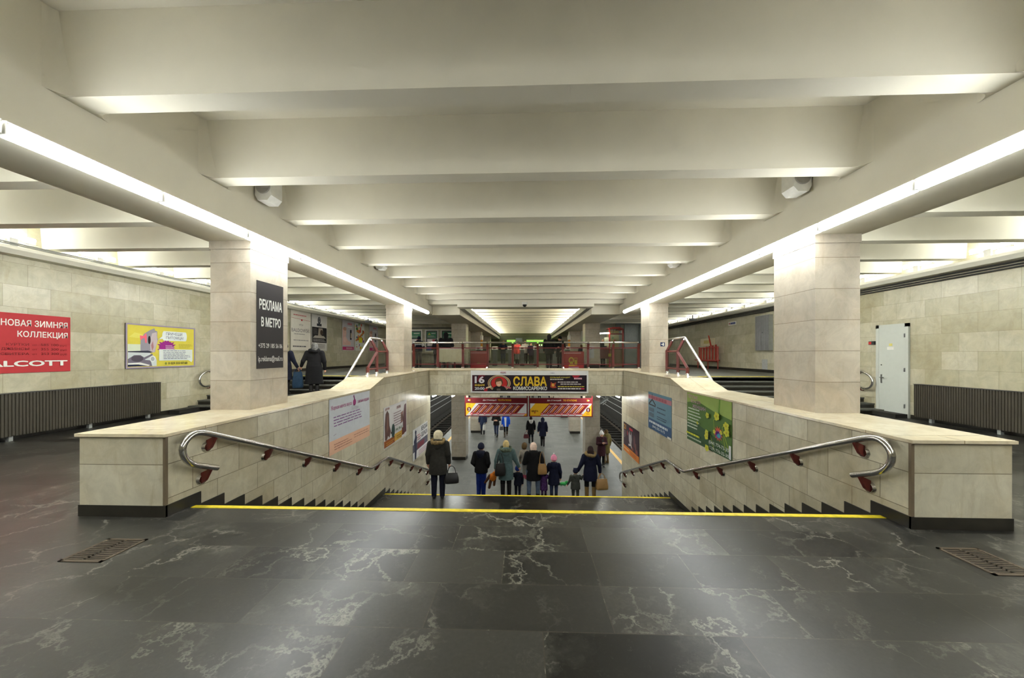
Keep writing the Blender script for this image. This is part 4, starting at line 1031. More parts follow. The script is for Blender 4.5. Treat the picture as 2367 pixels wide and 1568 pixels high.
def build_posters():
    texts = {}
    for P in POSTERS:
        for e in P[8]:
            if e[0] == 't': texts.setdefault((e[1], e[7]), None)
    tmp = []
    for (body, bold) in texts:
        c = bpy.data.curves.new('lettering', 'FONT')
        c.body = body; c.resolution_u = 3
        o = bpy.data.objects.new('lettering', c); COL.objects.link(o); tmp.append((body, bold, o))
    dg = bpy.context.evaluated_depsgraph_get()
    for body, bold, o in tmp:
        me = bpy.data.meshes.new_from_object(o.evaluated_get(dg))
        v = np.empty(len(me.vertices) * 3); me.vertices.foreach_get('co', v); v = v.reshape(-1, 3)[:, :2]
        fs = [tuple(p.vertices) for p in me.polygons]
        v = np.column_stack([v, np.zeros(len(v))])
        b = (0.0, 0.016, 0.034)[bold]
        if b:      # a heavier stroke: the outline printed again a hair to every side
            n0 = len(v); f0 = fs; sh = [(0, 0)] + [(b * math.cos(q * PI / 4), b * math.sin(q * PI / 4)) for q in range(8)]
            v = np.concatenate([v + np.array((d[0], d[1], -0.00004 * k)) for k, d in enumerate(sh)])
            fs = [tuple(i + n0 * k for i in f) for k in range(len(sh)) for f in f0]
        texts[(body, bold)] = (v, fs)
        bpy.data.meshes.remove(me)
    for _, _, o in tmp:
        c = o.data; bpy.data.objects.remove(o); bpy.data.curves.remove(c)
    rot = {'L': Matrix(((0, 0, 1), (1, 0, 0), (0, 1, 0))), 'R': Matrix(((0, 0, -1), (-1, 0, 0), (0, 1, 0))), 'F': Matrix(((1, 0, 0), (0, 0, -1), (0, 1, 0)))}
    for name, label, cat, origin, face, w, h, base, els, frame, thick, group in POSTERS:
        t = empty(name, origin, label, cat, group)
        t.matrix_world = Matrix.Translation(origin) @ rot[face].to_4x4()
        box(0, w, 0, h, 0, thick).build('panel', pmat(base), t)
        if frame:
            fb = MB(); q = 0.035
            fb.box(0, w, 0, q, 0, thick + 0.012).box(0, w, h - q, h, 0, thick + 0.012).box(0, q, q, h - q, 0, thick + 0.012).box(w - q, w, q, h - q, 0, thick + 0.012)
            fb.build('frame', pmat(frame), t)
        parts = {'picture': (MB(), []), 'small_print': (MB(), [])}
        zz = thick + 0.0006
        for e in els:
            zz += 0.0004
            mb, ml = (MB(), []) if e[0] == 't' else parts['small_print' if e[0] == 'b' else 'picture']
            rgb = {'r': 5, 'b': 5, 'e': 5, 'p': 2, 't': 6, 'l': 6}[e[0]]
            rgb = e[rgb]
            if rgb not in ml: ml.append(rgb)
            mb.cur = ml.index(rgb)
            if e[0] in 'rb':
                mb.add([(e[1], e[2], zz), (e[3], e[2], zz), (e[3], e[4], zz), (e[1], e[4], zz)], [(0, 1, 2, 3)])
            elif e[0] == 'e':
                n = 28
                mb.add([(e[1] + e[3] * math.cos(2 * math.pi * k / n), e[2] + e[4] * math.sin(2 * math.pi * k / n), zz) for k in range(n)], [tuple(range(n))])
            elif e[0] == 'p':
                pts = e[1]
                ar = sum(pts[i][0] * pts[(i + 1) % len(pts)][1] - pts[(i + 1) % len(pts)][0] * pts[i][1] for i in range(len(pts)))
                if ar < 0: pts = pts[::-1]
                mb.add([(x, y, zz) for x, y in pts], [tuple(range(len(pts)))])
            elif e[0] == 'l':
                a = Vector((e[1], e[2])); b = Vector((e[3], e[4])); d = (b - a).normalized() * e[5] / 2; nn = Vector((-d.y, d.x))
                mb.add([(p.x, p.y, zz) for p in (a - nn, b - nn, b + nn, a + nn)], [(0, 1, 2, 3)])
            else:
                v, fs = texts[(e[1], e[7])]
                lo, hi = v.min(0), v.max(0)
                sx, sy = (e[4] - e[2]) / (hi[0] - lo[0]), (e[5] - e[3]) / (hi[1] - lo[1])
                mb.add([(e[2] + (p[0] - lo[0]) * sx, e[3] + (p[1] - lo[1]) * sy, zz + 0.0004 + p[2]) for p in v], fs)
                zz += 0.0003
                mb.build('lettering', pmat(rgb), t)
        for part, (mb, ml) in parts.items():
            if mb.f: mb.build(part, [pmat(c) for c in ml], t)
        if name == 'direction_sign':
            for x in (0.0, w - 0.045): box(x, x + 0.045, h, 1.3, 0.0, 0.05).build('hanger', pmat(MR), t)
        if name == 'barrier_board':
            for x in (0.1, w - 0.14):
                box(x, x + 0.04, -0.04, 0.0, 0.0, 0.04).build('foot', M_DARKMETAL, t)
build_posters()

# ------------------------------------------------------------------ people
def sdf_mesh(prims, vox, name):
    """one closed smooth surface round a set of soft shapes (surface nets on a distance grid)"""
    los, his = [], []
    for pr in prims:
        kd = pr[0]
        if kd == 'c':
            a, b = np.array(pr[1]), np.array(pr[2]); m = max(pr[3], pr[4])
            lo, hi = np.minimum(a, b) - m, np.maximum(a, b) + m
        elif kd == 'e':
            c, q = np.array(pr[1]), np.array(pr[2]); m = q.max() if len(pr) > 4 and pr[4] is not None else q
            lo, hi = c - m, c + m
        else:
            R = np.array(pr[1])
            lo = np.array([(R[:, 1] - R[:, 3]).min(), (R[:, 2] - R[:, 4]).min(), R[0, 0]]); hi = np.array([(R[:, 1] + R[:, 3]).max(), (R[:, 2] + R[:, 4]).max(), R[-1, 0]])
        los.append(lo); his.append(hi)
    lo = np.min(los, 0) - 3 * vox; hi = np.max(his, 0) + 3 * vox
    n = np.ceil((hi - lo) / vox).astype(int) + 1
    D = np.full(n, 0.5, np.float32)
    ax = [lo[i] + vox * np.arange(n[i]) for i in range(3)]
    for pr, l, h in zip(prims, los, his):
        k = pr[-1]
        i0 = np.maximum(((l - lo - k) / vox - 2).astype(int), 0); i1 = np.minimum(((h - lo + k) / vox + 3).astype(int), n)
        sl = tuple(slice(a, b) for a, b in zip(i0, i1))
        X, Y, Z = ax[0][sl[0]][:, None, None], ax[1][sl[1]][None, :, None], ax[2][sl[2]][None, None, :]
        if pr[0] == 'c':
            a, b = np.array(pr[1], float), np.array(pr[2], float); ab = b - a
            L = max(float(ab @ ab), 1e-9)
            t = np.clip(((X - a[0]) * ab[0] + (Y - a[1]) * ab[1] + (Z - a[2]) * ab[2]) / L, 0, 1)
            d = np.sqrt((X - a[0] - t * ab[0]) ** 2 + (Y - a[1] - t * ab[1]) ** 2 + (Z - a[2] - t * ab[2]) ** 2) - (pr[3] + (pr[4] - pr[3]) * t)
        elif pr[0] == 'e':
            c, q = pr[1], pr[2]
            x, y, z = X - c[0], Y - c[1], Z - c[2]
            if len(pr) > 4 and pr[4] is not None:      # tilt about x
                ca, sa = math.cos(pr[4]), math.sin(pr[4])
                y, z = y * ca + z * sa, -y * sa + z * ca
            k0 = np.sqrt((x / q[0]) ** 2 + (y / q[1]) ** 2 + (z / q[2]) ** 2)
            k1 = np.sqrt((x / q[0] ** 2) ** 2 + (y / q[1] ** 2) ** 2 + (z / q[2] ** 2) ** 2) + 1e-6
            d = k0 * (k0 - 1) / k1
        else:
            R = np.array(pr[1])
            z1 = ax[2][sl[2]]
            g = [np.interp(z1, R[:, 0], R[:, j])[None, None, :] for j in range(1, 5)]
            d = (np.sqrt(((X - g[0]) / g[2]) ** 2 + ((Y - g[1]) / g[3]) ** 2) - 1) * np.minimum(g[2], g[3])
            d = np.maximum(d, np.maximum(R[0, 0] - Z, Z - R[-1, 0]))
        d0 = D[sl]
        hh = np.clip(0.5 + 0.5 * (d0 - d) / k, 0, 1)
        D[sl] = d0 * (1 - hh) + d * hh - k * hh * (1 - hh)
    S = D < 0
    nx, ny, nz = n
    cnt = np.zeros((nx - 1, ny - 1, nz - 1), np.int8)
    off = [(i, j, k) for i in (0, 1) for j in (0, 1) for k in (0, 1)]
    for i, j, k in off: cnt += S[i:nx - 1 + i, j:ny - 1 + j, k:nz - 1 + k]
    act = (cnt > 0) & (cnt < 8)
    I = np.argwhere(act)
    idx = np.full(act.shape, -1, np.int64); idx[act] = np.arange(len(I))
    V = np.stack([D[I[:, 0] + i, I[:, 1] + j, I[:, 2] + k] for i, j, k in off], 1)
    acc = np.zeros((len(I), 3)); c = np.zeros(len(I))
    O = np.array(off, float)
    for a in range(8):
        for b in range(a + 1, 8):
            if np.abs(O[a] - O[b]).sum() != 1: continue
            m = (V[:, a] < 0) != (V[:, b] < 0)
            t = np.where(m, V[:, a] / np.where(m, V[:, a] - V[:, b], 1), 0)
            acc += np.where(m[:, None], O[a] + t[:, None] * (O[b] - O[a]), 0); c += m
    P = (I + acc / c[:, None]) * vox + lo
    quads = []
    for axn in range(3):
        u, v = (axn + 1) % 3, (axn + 2) % 3
        sh = [slice(None)] * 3; s2 = [slice(None)] * 3
        sh[axn] = slice(0, n[axn] - 1); s2[axn] = slice(1, n[axn])
        A, B = S[tuple(sh)], S[tuple(s2)]
        E = np.argwhere(A != B)
        E = E[(E[:, u] > 0) & (E[:, v] > 0) & (E[:, u] < n[u] - 1) & (E[:, v] < n[v] - 1)]
        if not len(E): continue
        du = np.zeros(3, int); du[u] = 1; dv = np.zeros(3, int); dv[v] = 1
        q = [idx[tuple((E - du - dv).T)], idx[tuple((E - dv).T)], idx[tuple(E.T)], idx[tuple((E - du).T)]]
        Q = np.stack(q, 1)
        ins = A[tuple(E.T)]
        Q[~ins] = Q[~ins][:, ::-1]
        quads.append(Q)
    Q = np.concatenate(quads)
    me = bpy.data.meshes.new(name)
    me.vertices.add(len(P)); me.vertices.foreach_set('co', P.ravel())
    me.loops.add(Q.size); me.loops.foreach_set('vertex_index', Q.ravel().astype(np.int32))
    me.polygons.add(len(Q)); me.polygons.foreach_set('loop_start', np.arange(0, Q.size, 4, dtype=np.int32))
    me.polygons.foreach_set('use_smooth', np.ones(len(Q), bool))
    me.update(calc_edges=True)
    return me

SKIN = mat('skin', (206, 158, 130), 0.55, var=0.04)
def cloth(name, rgb, var=0.16): return mat('cloth_' + name, rgb, 0.9, var=var, scale=16, bump=0.35, spec=0.25)
BLK = cloth('black', (20, 19, 20)); CHAR = cloth('charcoal', (50, 48, 43)); NAVY = cloth('navy', (21, 24, 44)); INK = cloth('ink', (22, 24, 38))
TEAL = cloth('teal', (80, 100, 100)); BLUE = cloth('royal_blue', (24, 46, 118)); ROYAL = cloth('bright_blue', (30, 84, 200)); CREAM = cloth('cream', (198, 188, 160)); FUR = cloth('brown_fur', (128, 108, 72), 0.4)
GFUR = cloth('green_fur', (74, 84, 70), 0.4); PINK = cloth('pink', (222, 140, 168)); PURPLE = cloth('purple', (74, 44, 92), 0.6); GREYC = cloth('grey', (148, 140, 128)); OLIVE = cloth('olive', (110, 98, 56)); DKGREY = cloth('dark_grey', (66, 68, 62))
MAROON = cloth('maroon', (58, 30, 36)); CORAL = cloth('coral', (232, 92, 88)); DENIM = cloth('denim', (84, 98, 118)); DENIMD = cloth('dark_denim', (44, 54, 78)); WHITEC = cloth('white_wool', (226, 224, 220)); BROWNC = cloth('brown', (86, 72, 56)); LGREY = cloth('light_grey', (176, 172, 166))
BOOTB = mat('black_leather', (24, 22, 22), 0.4); BOOTT = mat('tan_leather', (120, 96, 58), 0.45); TANBAG = mat('tan_bag_leather', (150, 116, 70), 0.45); REDBAG = mat('dark_red_leather', (96, 34, 42), 0.4); GREYBAG = mat('grey_leather', (76, 74, 72), 0.5)
BLOND = cloth('blond_hair', (192, 170, 118), 0.25); BROWNH = cloth('brown_hair', (96, 76, 48), 0.3); DARKH = cloth('dark_hair', (44, 30, 28), 0.3); GREYH = cloth('grey_hair', (96, 95, 92), 0.5)
EYE = mat('eye', (30, 26, 24), 0.2); LIP = mat('lips', (168, 92, 88), 0.5)
SHOE = BOOTB
DOWN = ((0.245, -0.02, 1.12), (0.255, 0.05, 0.89)); POCKET = ((0.245, -0.07, 1.13), (0.19, 0.1, 0.97)); PHONE = ((0.22, 0.06, 1.13), (0.06, 0.26, 1.2))
OUT = ((0.27, 0.0, 1.14), (0.36, 0.05, 0.93)); CARRY = ((0.26, 0.0, 1.12), (0.17, 0.22, 1.05)); UPHAND = ((0.28, 0.0, 1.26), (0.36, 0.04, 1.4)); FOLD = ((0.26, 0.03, 1.13), (0.02, 0.2, 1.12)); BAG = ((0.27, -0.03, 1.13), (0.29, 0.02, 0.9))

def person(label, pos, rz, h, coat, hem=0.72, legs=BLK, boots=BOOTB, boot_h=0.3, hat=None, hair=None, hood=None, hood_up=False, fur=None, arms=(DOWN, DOWN), stride=0.0, lean=0.0, hs=1.0, wide=1.0,
           belt=None, detail=0.010, face=False, gap=0.09, flare=1.0, band=None, long_hair=False, sit=False, pants_wide=1.0, group=None):
    """facing +y at rz 0; measures for a height of 1.7 m, scaled to h; arms: (left, right) as (elbow, wrist)"""
    s = h / 1.7
    t = empty('person', pos, label, 'person', group, rz)
    vox = detail
    hz = 1.7 - 0.125 * hs         # centre of the head
    nk = hz - 0.13 * hs           # top of the neck
    dz = nk - 1.445               # a big-headed child has lower shoulders
    def T(p):
        x, y, z = p
        return (x * s, (y + lean * max(0.0, z - 0.9)) * s, z * s)
    def cap(a, b, ra, rb, k=0.02): return ('c', T(a), T(b), ra * s, rb * s, k * s)
    def ell(c, r, k=0.02, tilt=None):
        q = tuple(v * s for v in r)
        return ('e', T(c), q, k * s) if tilt is None else ('e', T(c), q, None, tilt, k * s)
    def loft(rings, k=0.02):
        return ('l', [(z * s, x * s, (y + lean * max(0.0, z - 0.9)) * s, rx * s, ry * s) for z, x, y, rx, ry in rings], k * s)
    # ('e', c, r, tilt, k) layout
    def E(c, r, k=0.02, tilt=None): return ('e', T(c), tuple(v * s for v in r), 0, tilt, k * s)
    sh = 1.385 + dz
    if sit: pass
    arm = {}
    for sd, (el, wr) in zip((-1, 1), arms):
        el = Vector((sd * el[0] * (0.5 + 0.5 * wide), el[1], el[2] + dz)); wr = Vector((sd * wr[0] * (0.5 + 0.5 * wide), wr[1], wr[2] + dz))
        arm[sd] = (Vector((sd * 0.175 * wide, -0.01, sh)), el, wr)
    feet = {-1: stride, 1: -stride}
    def leg(sd):
        f = feet[sd]
        lift = 0.0 if f >= 0 else min(0.09, -f * 0.28)
        return (Vector((sd * gap, 0, 0.88)), Vector((sd * gap, f * 0.5 + abs(f) * 0.12 + 0.015, 0.48)), Vector((sd * gap, f - 0.02, 0.085 + lift)))
    # ---- body: one continuous surface
    pr = [E((0, 0.005, hz), (0.078 * hs, 0.098 * hs, 0.122 * hs)), E((0, 0.035 * hs, hz - 0.06 * hs), (0.058 * hs, 0.06 * hs, 0.06 * hs)),
          cap((0, 0.105 * hs, hz + 0.005), (0, 0.122 * hs, hz - 0.03 * hs), 0.010, 0.016, 0.012), cap((0, -0.005, nk + 0.02), (0, -0.015, sh + 0.02), 0.054, 0.062, 0.03),
          E((0.08 * hs, -0.005, hz - 0.01), (0.014, 0.022, 0.034), 0.01), E((-0.08 * hs, -0.005, hz - 0.01), (0.014, 0.022, 0.034), 0.01),
          loft([(0.86, 0, 0, 0.15, 0.1), (0.95, 0, 0, 0.155, 0.105), (1.1 + dz, 0, 0, 0.125 * wide, 0.09), (1.28 + dz, 0, 0, 0.15 * wide, 0.1), (1.4 + dz, 0, -0.01, 0.15 * wide, 0.07)], 0.04)]
    for sd in (-1, 1):
        a, b, c = arm[sd]
        pr += [cap(a, b, 0.05, 0.042, 0.03), cap(b, c, 0.04, 0.028, 0.02)]
        d = (c - b).normalized()
        wv = d.cross(Vector((sd, 0, 0.0)));
        if wv.length < 0.3: wv = d.cross(Vector((0, 1, 0)))
        wv.normalize()
        if wv.y < 0: wv = -wv
        cu = d.cross(wv).normalized()
        if cu.x * sd > 0: cu = -cu
        pm = c + d * 0.05
        pr += [cap(c + d * 0.01, pm + d * 0.03, 0.03, 0.034, 0.015), cap(pm + d * 0.03 - wv * 0.02, pm + d * 0.03 + wv * 0.02, 0.02, 0.02, 0.015)]
        for q, (o, ln) in enumerate(((0.03, 0.068), (0.011, 0.078), (-0.009, 0.072), (-0.028, 0.058))):
            f0 = pm + d * 0.045 + wv * o
            f1 = f0 + d * ln * 0.55 + cu * ln * 0.18
            f2 = f1 + d * ln * 0.38 + cu * ln * 0.38
            pr += [cap(f0, f1, 0.0095, 0.009, 0.004), cap(f1, f2, 0.009, 0.0078, 0.004)]
        t0 = pm - d * 0.012 + wv * 0.03
        t1 = t0 + d * 0.03 + wv * 0.028 + cu * 0.01
        pr += [cap(t0, t1, 0.0115, 0.010, 0.006), cap(t1, t1 + d * 0.03 + cu * 0.008, 0.010, 0.0085, 0.004)]
        hp, kn, an = leg(sd)
        pr += [cap(hp, kn, 0.075, 0.052, 0.03), cap(kn, an, 0.05, 0.036, 0.03), E(an + Vector((0, 0.07, -0.035)), (0.038, 0.105, 0.036), 0.02)]
    body = bpy.data.objects.new('body', sdf_mesh(pr, vox, 'body')); body.data.materials.append(SKIN)
    COL.objects.link(body); body.parent = t
    def part(name, prims, m, v=None, parent=None):
        o = bpy.data.objects.new(name, sdf_mesh(prims, v or vox * 1.15, name)); o.data.materials.append(m)
        COL.objects.link(o); o.parent = parent or t
        return o
    # ---- trousers and boots
    pw = pants_wide
    pr = [loft([(0.8, 0, 0, 0.165, 0.115), (0.98, 0, 0, 0.165, 0.118)], 0.03)]
    for sd in (-1, 1):
        hp, kn, an = leg(sd)
        pr += [cap(hp, kn, 0.09, 0.068 * pw, 0.02), cap(kn, an + Vector((0, 0, 0.0)), 0.066 * pw, 0.052 * pw, 0.02)]
    part('trousers', pr, legs)
    for sd in (-1, 1):
        hp, kn, an = leg(sd)
        top = an + (kn - an).normalized() * boot_h
        pr = [cap(an + Vector((0, 0.0, 0.0)), top, 0.056, 0.06 if boot_h < 0.2 else 0.068, 0.02), E(an + Vector((0, 0.065, -0.037)), (0.048, 0.13, 0.046), 0.02), E(an + Vector((0, -0.015, -0.045)), (0.042, 0.05, 0.038), 0.02)]
        part('boot', pr, boots)
    # ---- coat
    w2 = wide
    rings = [(hem, 0, 0.0, 0.205 * flare * w2, 0.15 * flare), (hem + 0.12, 0, 0, 0.205 * (flare * 0.6 + 0.4) * w2, 0.15 * (flare * 0.6 + 0.4)), (0.95, 0, 0, 0.195 * w2, 0.145), (1.1 + dz, 0, 0, 0.17 * w2, 0.128), (1.27 + dz, 0, 0, 0.19 * w2, 0.135), (1.37 + dz, 0, -0.01, 0.17 * w2, 0.115), (1.43 + dz, 0, -0.015, 0.10, 0.085), (1.475 + dz, 0, -0.01, 0.075, 0.078)]
    rings = [q for i, q in enumerate(rings) if i == 0 or q[0] > rings[0][0] + 0.02]
    rings.sort()
    pr = [loft(rings, 0.03)]
    for sd in (-1, 1):
        a, b, c = arm[sd]
        pr += [cap(a, b, 0.082 * (0.4 + 0.6 * w2), 0.066, 0.04), cap(b, c, 0.064, 0.05, 0.02)]
    co = part('coat', pr, coat)
    if belt:
        part('belt', [loft([(1.06 + dz, 0, 0, 0.182 * w2, 0.138), (1.1 + dz, 0, 0, 0.18 * w2, 0.136)], 0.005)], belt)
    if band:
        part('shoulder_band', [loft([(1.24 + dz, 0, 0, 0.198 * w2, 0.143), (1.29 + dz, 0, 0, 0.2 * w2, 0.145)], 0.005)] + [cap((sd * 0.21 * w2, -0.01, 1.26 + dz), (sd * 0.225 * w2, -0.01, 1.22 + dz), 0.083, 0.083, 0.02) for sd in (-1, 1)], band)
    if hood:
        if hood_up:
            part('hood', [E((0, -0.02, hz + 0.005), (0.112 * hs, 0.118 * hs, 0.15 * hs), 0.03), cap((0, -0.05, hz - 0.1), (0, -0.03, sh + 0.04), 0.09, 0.11, 0.04)], hood)
        else:
            part('hood', [E((0, -0.115, sh + 0.045), (0.13, 0.065, 0.10), 0.03), E((0, -0.13, sh - 0.02), (0.10, 0.05, 0.09), 0.03), E((0.07, -0.06, sh + 0.075), (0.07, 0.08, 0.05), 0.03), E((-0.07, -0.06, sh + 0.075), (0.07, 0.08, 0.05), 0.03)], hood)
    if fur:
        rnd = random.Random(len(label)); pr = []
        zc = sh + 0.085
        for k in range(22):
            a = 2 * math.pi * k / 22
            pr.append(E((0.135 * math.cos(a) + rnd.uniform(-0.008, 0.008), -0.045 + 0.12 * math.sin(a), zc - 0.03 * math.sin(a) * -1 + rnd.uniform(-0.012, 0.012)), (0.048, 0.046, 0.05 + rnd.uniform(-0.006, 0.01)), 0.012))
        part('fur_collar', pr, fur)
    # ---- head wear and hair
    H = (0, -0.005, hz)
    if hair:
        pr = [E((0, -0.022 * hs, hz + 0.022 * hs), (0.09 * hs, 0.105 * hs, 0.118 * hs), 0.02), E((0, -0.05 * hs, hz - 0.04 * hs), (0.082 * hs, 0.07 * hs, 0.085 * hs), 0.02)]
        if long_hair: pr += [cap((0, -0.075 * hs, hz - 0.02), (0, -0.1, sh + 0.0), 0.085 * hs, 0.08, 0.03), cap((0.05, -0.06, hz - 0.04), (0.06, -0.06, sh + 0.04), 0.05, 0.045, 0.03), cap((-0.05, -0.06, hz - 0.04), (-0.06, -0.06, sh + 0.04), 0.05, 0.045, 0.03)]
        part('hair', pr, hair)
    if hat:
        kind, m = hat[0], hat[1]
        pr = [E((0, -0.012 * hs, hz + 0.045 * hs), (0.1 * hs, 0.115 * hs, 0.115 * hs), 0.02), loft([(hz - 0.005 * hs, 0, -0.012 * hs, 0.099 * hs, 0.113 * hs), (hz + 0.045 * hs, 0, -0.012 * hs, 0.104 * hs, 0.118 * hs)], 0.01)]
        if kind == 'big': pr = [E((0, -0.015, hz + 0.04), (0.118 * hs, 0.128 * hs, 0.125 * hs), 0.02), E((0, -0.03, hz - 0.02), (0.112 * hs, 0.112 * hs, 0.09 * hs), 0.02)]
        if kind == 'low': pr += [E((0, -0.045 * hs, hz - 0.03), (0.095 * hs, 0.085 * hs, 0.085 * hs), 0.02)]
        if kind == 'ears': pr += [E((sd * 0.065 * hs, -0.01, hz + 0.14 * hs), (0.03, 0.025, 0.04), 0.015) for sd in (-1, 1)]
        if kind == 'peak': pr += [E((0, -0.02, hz + 0.12 * hs), (0.05, 0.06, 0.07), 0.03)]
        if kind == 'cap':
            pr = [E((0, 0.0, hz + 0.08 * hs), (0.105 * hs, 0.125 * hs, 0.05 * hs), 0.02), E((0, 0.1, hz + 0.06), (0.07, 0.07, 0.016), 0.02)]
        if kind == 'scarf': pr += [E((0, -0.03, hz - 0.04), (0.1, 0.1, 0.12), 0.03), cap((0, 0.02, hz - 0.11), (0, 0.0, sh + 0.06), 0.075, 0.085, 0.03)]
        hb = part('hat', pr, m)
        if len(hat) > 2: part('bobble', [E((0, -0.01, hz + 0.185 * hs), (0.036, 0.036, 0.036), 0.01)], hat[2], parent=hb)
    for sd in (-1, 1):
        e = MB().ball(T((sd * 0.031 * hs, 0.095 * hs, hz + 0.008)), 0.012 * s * hs, 8, 6).build('eye', EYE, t, smooth=60)
    MB().ball(T((0, 0.098 * hs, hz - 0.062 * hs)), (0.022 * s, 0.008 * s, 0.007 * s), 8, 6).build('mouth', LIP, t, smooth=60)
    return t

def handbag(label, pos, rz, w, h, d, m, strap_h=0.22, name='handbag', strap_w=0.55, parts_m=None, taper=0.8, group='bags'):
    """pos: where the straps are held; the bag hangs below"""
    t = empty(name, pos, label, 'bag', None, rz)
    mb = MB()
    n = 16; rows = [(0.0, 0.86, 1.0), (0.03, 0.97, 1.08), (0.25, 1.0, 1.06), (0.6, 0.94, 0.86), (0.9, taper + 0.02, 0.5), (1.0, taper, 0.34)]
    vs = []
    for f, a, b in rows:
        for k in range(n):
            q = 2 * math.pi * k / n
            cx, cy = math.cos(q), math.sin(q)
            e = 0.45
            vs.append((w / 2 * a * math.copysign(abs(cx) ** e, cx), d / 2 * b * math.copysign(abs(cy) ** e, cy), -strap_h - h + h * f))
    fs = [tuple(range(n - 1, -1, -1)), tuple(range((len(rows) - 1) * n, len(rows) * n))]
    for i in range(len(rows) - 1):
        for k in range(n): fs.append((i * n + k, i * n + (k + 1) % n, (i + 1) * n + (k + 1) % n, (i + 1) * n + k))
    mb.add(vs, fs).build('bag_body', m, t, smooth=50)
    for sy in (-1, 1):
        pts = [(w * strap_w / 2 * math.cos(math.pi * k / 10), sy * d * 0.18 * (1 - math.sin(math.pi * k / 10)), -strap_h - 0.02 + (strap_h + 0.03) * math.sin(math.pi * k / 10)) for k in range(11)]
        MB().tube(pts, 0.009, 6).build('strap', parts_m or m, t, smooth=50)
    MB().box(-w * taper / 2.1, w * taper / 2.1, -0.006, 0.006, -strap_h - 0.004, -strap_h + 0.006).build('zip', M_STEEL, t)
    return t

PI = math.pi
ST = lambda j: ZL - R1 * (j + 1)      # tread j of the lower flight
# woman on the landing
person('woman seen from behind in a grey puffer coat and cream hat standing on the landing', (-2.17, 9.22, ZL), 0.06, 1.66, CHAR, hem=0.62, legs=INK, boots=BOOTB, boot_h=0.12, hat=('big', CREAM), hood=CHAR, fur=FUR, wide=1.12, flare=1.02, gap=0.105, detail=0.0085, pants_wide=1.2)
handbag('black leather handbag hanging from the hand of the woman on the landing', (-1.83, 9.2, ZL + 0.80), 0.25, 0.36, 0.25, 0.17, BOOTB, 0.16)
# the row on the lower flight, seen from behind, left to right
person('man in a black coat and blue trousers with a dark cap, on the stairs', (-1.30, 10.95, ST(4)), -0.12, 1.645, BLK, hem=0.82, legs=BLUE, boots=BOOTB, boot_h=0.08, hat=('bobble', NAVY), hood=INK, arms=(POCKET, POCKET), wide=1.0, gap=0.075, detail=0.01, pants_wide=1.15)
person('woman in a long teal quilted coat with dark green fur collar and blond hair', (-0.55, 10.62, ST(3)), 0.08, 1.68, TEAL, hem=0.58, legs=BLK, boots=BOOTB, boot_h=0.36, hair=BLOND, hood=TEAL, fur=GFUR, belt=TEAL, arms=(BAG, OUT), detail=0.0095, wide=1.05)
handbag('black shoulder bag on the back of the woman in the teal coat', (-0.70, 10.42, ST(3) + 1.36), 0.25, 0.30, 0.34, 0.13, BOOTB, 0.28)
t = empty('plush_toy', (-0.93, 10.63, ST(3) + 0.78), 'orange and brown plush toy animal dangling from the hand of the teal coated woman', 'toy')
ORG = cloth('orange_plush', (206, 116, 40)); BRP = cloth('brown_plush', (84, 54, 36))
for nm, prims, m in (('body', [('e', (0.0, 0, -0.16), (0.11, 0.07, 0.12), 0, None, 0.02), ('e', (0.05, 0, -0.05), (0.06, 0.05, 0.06), 0, None, 0.02)], ORG), ('leg', [('c', (-0.05, 0, -0.22), (-0.10, 0, -0.46), 0.045, 0.035, 0.01)], BRP), ('leg', [('c', (0.06, 0, -0.22), (0.04, 0, -0.38), 0.04, 0.035, 0.01)], BRP), ('wing', [('c', (-0.08, 0, -0.12), (-0.22, 0, -0.32), 0.05, 0.03, 0.01)], BRP)):
    o = bpy.data.objects.new(nm, sdf_mesh(prims, 0.012, nm)); o.data.materials.append(m); COL.objects.link(o); o.parent = t
person('small child in dark clothes with a bright blue bobble hat holding a hand', (-0.22, 10.98, ST(4)), 0.0, 0.98, INK, hem=0.72, legs=INK, hat=('peak', BLUE, BLUE), hood=INK, hs=1.38, wide=0.98, arms=(UPHAND, DOWN), boot_h=0.2, detail=0.01)
person('woman in a black coat with a pale pink knitted hat carrying a girl', (0.24, 10.88, ST(4)), 0.0, 1.68, BLK, hem=0.62, legs=DENIM, boots=BOOTB, boot_h=0.12, hat=('low', cloth('pale_pink', (216, 190, 172))), hood=BLK, arms=(CARRY, OUT), gap=0.13, wide=1.04)
person('girl in a light grey jacket with a brown hood carried on an arm', (-0.02, 11.06, ST(4) + 0.58), -0.3, 1.06, GREYC, hem=0.75, legs=LGREY, boots=cloth('pink_shoe', (206, 84, 110)), boot_h=0.1, hat=('low', BROWNH), hs=1.28, wide=0.86, arms=(DOWN, CARRY), gap=0.07)
handbag('tan shoulder bag hanging beside the woman in black with the pale pink hat', (0.49, 10.80, ST(4) + 1.45), 0.2, 0.28, 0.30, 0.12, TANBAG, 0.34)
person('small child in a purple patterned snowsuit behind the tan bag', (0.55, 11.0, ST(4)), 0.0, 0.92, PURPLE, hem=0.5, legs=PURPLE, boots=BOOTB, boot_h=0.2, hat=('bobble', cloth('rose_hat', (170, 70, 90))), hs=1.38, wide=1.0, arms=(DOWN, UPHAND))
person('girl in a navy coat with a pink bobble hat on the stairs', (0.84, 10.95, ST(4)), 0.0, 1.31, NAVY, hem=0.6, legs=DENIMD, boots=BOOTB, boot_h=0.16, hat=('peak', PINK, WHITEC), hood=NAVY, hs=1.16, flare=1.1, arms=(OUT, DOWN))
person('toddler in a dark grey snowsuit with an eared hat holding a woman hand', (1.47, 10.95, ST(4)), 0.0, 0.93, DKGREY, hem=0.6, legs=DKGREY, boots=BOOTB, boot_h=0.18, hat=('ears', NAVY), hood=DKGREY, hs=1.36, wide=1.25, arms=(OUT, UPHAND), gap=0.12, pants_wide=1.3)
